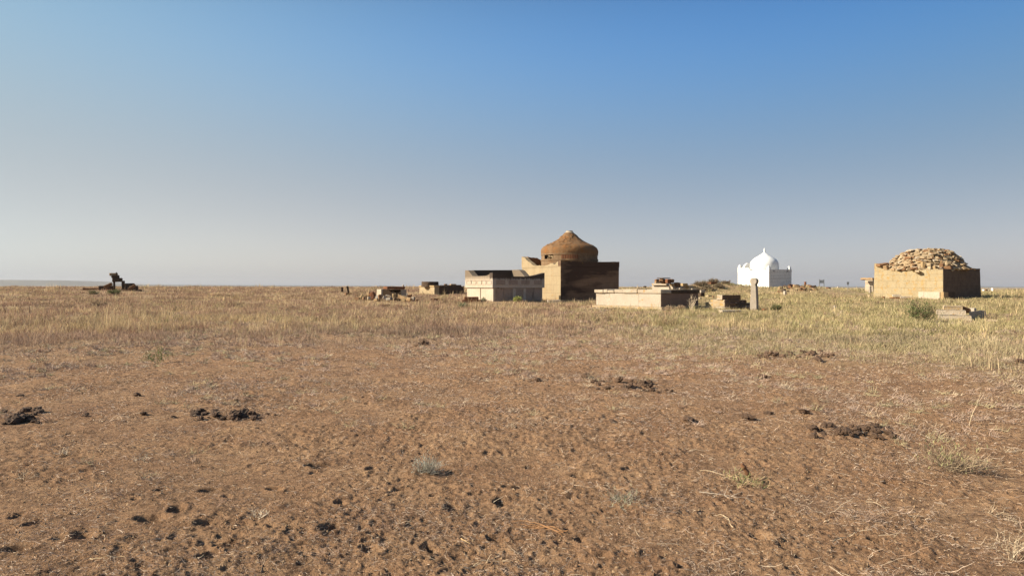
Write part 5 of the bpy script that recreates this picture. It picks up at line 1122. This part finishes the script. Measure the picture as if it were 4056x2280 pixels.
# ------------------------------------------------------------------ dung
def clod_mesh(seed, flake=False):
    bm = bmesh.new(); bmesh.ops.create_icosphere(bm, subdivisions=3, radius=1)
    off = Vector((seed * 7.1, seed * 3.3, seed))
    for v in bm.verts:
        n = mnoise.noise(v.co * 1.4 + off) * .40 + mnoise.noise(v.co * 3.6 + off) * .30 + mnoise.noise(v.co * 8 + off) * .22; v.co *= (1 + n); v.co.z *= .62; v.co.x *= 1.15
    me = bpy.data.meshes.new('dung_clod'); bm.to_mesh(me); bm.free(); me.materials.append(M['dung']); return me
CL = [clod_mesh(k) for k in range(9)]
rr = random.Random(77)
def clod(u, v, rpx, label, group=None, lift=0, k=None):
    d = gd(u, v); p = W(u, v, d); r = rpx / F * d; o = bpy.data.objects.new('dung_clod', CL[rr.randrange(9) if k is None else k]); COL.objects.link(o)
    o.location = (p.x, p.y, g1(p.x, p.y) + r * .45 + lift * r); o.scale = (r, r * rr.uniform(.8, 1.1), r * rr.uniform(.8, 1.1)); o.rotation_euler = (rr.uniform(-.4, .4), rr.uniform(-.4, .4), rr.uniform(0, 6.28)); tag(o, label, 'dung', group)
def heap(u0, u1, v0, v1, n, rpx, label, group):
    for k in range(int(n * 1.5)):
        t = max(-1, min(1, rr.gauss(0, .6))); u = (u0 + u1) / 2 + t * (u1 - u0) / 2; v = rr.uniform(v0, v1); sz = rpx * rr.choice([.25, .3, .4, .5, .65, .85, 1.0])
        where = ('at the left end of' if t < -.4 else 'at the right end of' if t > .4 else 'in the middle of') ; what = 'small' if sz < rpx * .7 else 'large'
        clod(u, v, sz, what + ' ' + label + ' ' + where + ' ' + group.replace('dung heap', 'heap'), group + ', ' + what + ' ones ' + where.split(' of')[0], lift=max(0, rr.gauss(.1, .5)) * (1 - abs(t)))
heap(770, 1090, 1632, 1660, 30, 17, 'dark dung clod', 'the dung heap left of centre')
heap(0, 150, 1635, 1688, 14, 20, 'dark dung clod', 'the dung heap at the left edge')
heap(2370, 2600, 1525, 1558, 26, 14, 'brown dung clod', 'the dung heap nearest the middle')
heap(3010, 3300, 1402, 1428, 44, 12, 'dark dung clod', 'the long dung heap by the grass')
heap(3225, 3550, 1700, 1755, 40, 19, 'brown dung clod', 'the big dung heap at right')
heap(1608, 1730, 1362, 1374, 12, 9, 'dark dung clod', 'the little dung heap by the grass')
heap(2605, 2690, 1555, 1562, 5, 8, 'dung clod', 'the short trail beside the middle heap')
for (u, v, r_, lab) in [(568, 1642, 13, 'single dark dung clod left of the left heap, farther one'), (688, 1648, 9, 'small round dung clod just left of the left heap'), (2962, 1668, 24, 'large brown dung ball left of the large heap at the right'),
    (3185, 1655, 18, 'brown dung ball directly above the large heap at the right'), (3045, 1648, 14, 'dung clod with straw between two brown balls at the right'), (2430, 1690, 15, 'single reddish brown dung clod in the lower middle'),
    (2732, 1690, 22, 'reddish crumbly dung clod left of the large brown ball'), (3020, 1503, 16, 'flat dark dung clod above the brown balls at the right'), (80, 1578, 11, 'single dark dung clod above the heap at the left edge'),
    (543, 1568, 14, 'flat dark dung clod standing alone above the left heap'), (340, 1650, 11, 'dark dung clod between the left edge heap and the left heap'), (2320, 1505, 15, 'dark dung clod just left of the middle heap'), (2355, 1530, 13, 'brown dung clod touching the left end of the middle heap'),
    (3945, 1460, 12, 'dark flat dung clod near the right edge, nearer one'), (3975, 1452, 12, 'dark round dung clod near the right edge, middle one'), (4040, 1442, 16, 'broad brown dung clod cut by the right edge'), (3242, 1441, 16, 'large dung clod just below the long heap near the grass'),
    (3045, 1430, 9, 'single dung clod below the left end of the long heap near the grass'), (2130, 1516, 12, 'dark dung clod on the yellowish ground at centre'), (3500, 1380, 8, 'small dark dung clod at the edge of the grass on the right'), (1660, 1800, 6, 'tiny dark clod above the silvery bush')]:
    clod(u, v, r_, lab)

# ------------------------------------------------------------------ haze
def haze():
    bm = bmesh.new(); bmesh.ops.create_cube(bm, size=1); m = bpy.data.materials.new('haze_air'); m.use_nodes = True; N = m.node_tree.nodes; N.remove(N['Principled BSDF'])
    pv = N.new('ShaderNodeVolumePrincipled'); pv.inputs['Color'].default_value = (.66, .66, .68, 1); pv.inputs['Density'].default_value = 0.5e-4; pv.inputs['Anisotropy'].default_value = .1
    m.node_tree.links.new(pv.outputs[0], N['Material Output'].inputs['Volume']); o = bm_obj('haze', bm, m)
    o.scale = (30000, 30000, 150); o.location = (0, 0, 150 / 2 - 11.5); tag(o, None, None, kind='stuff')
haze()
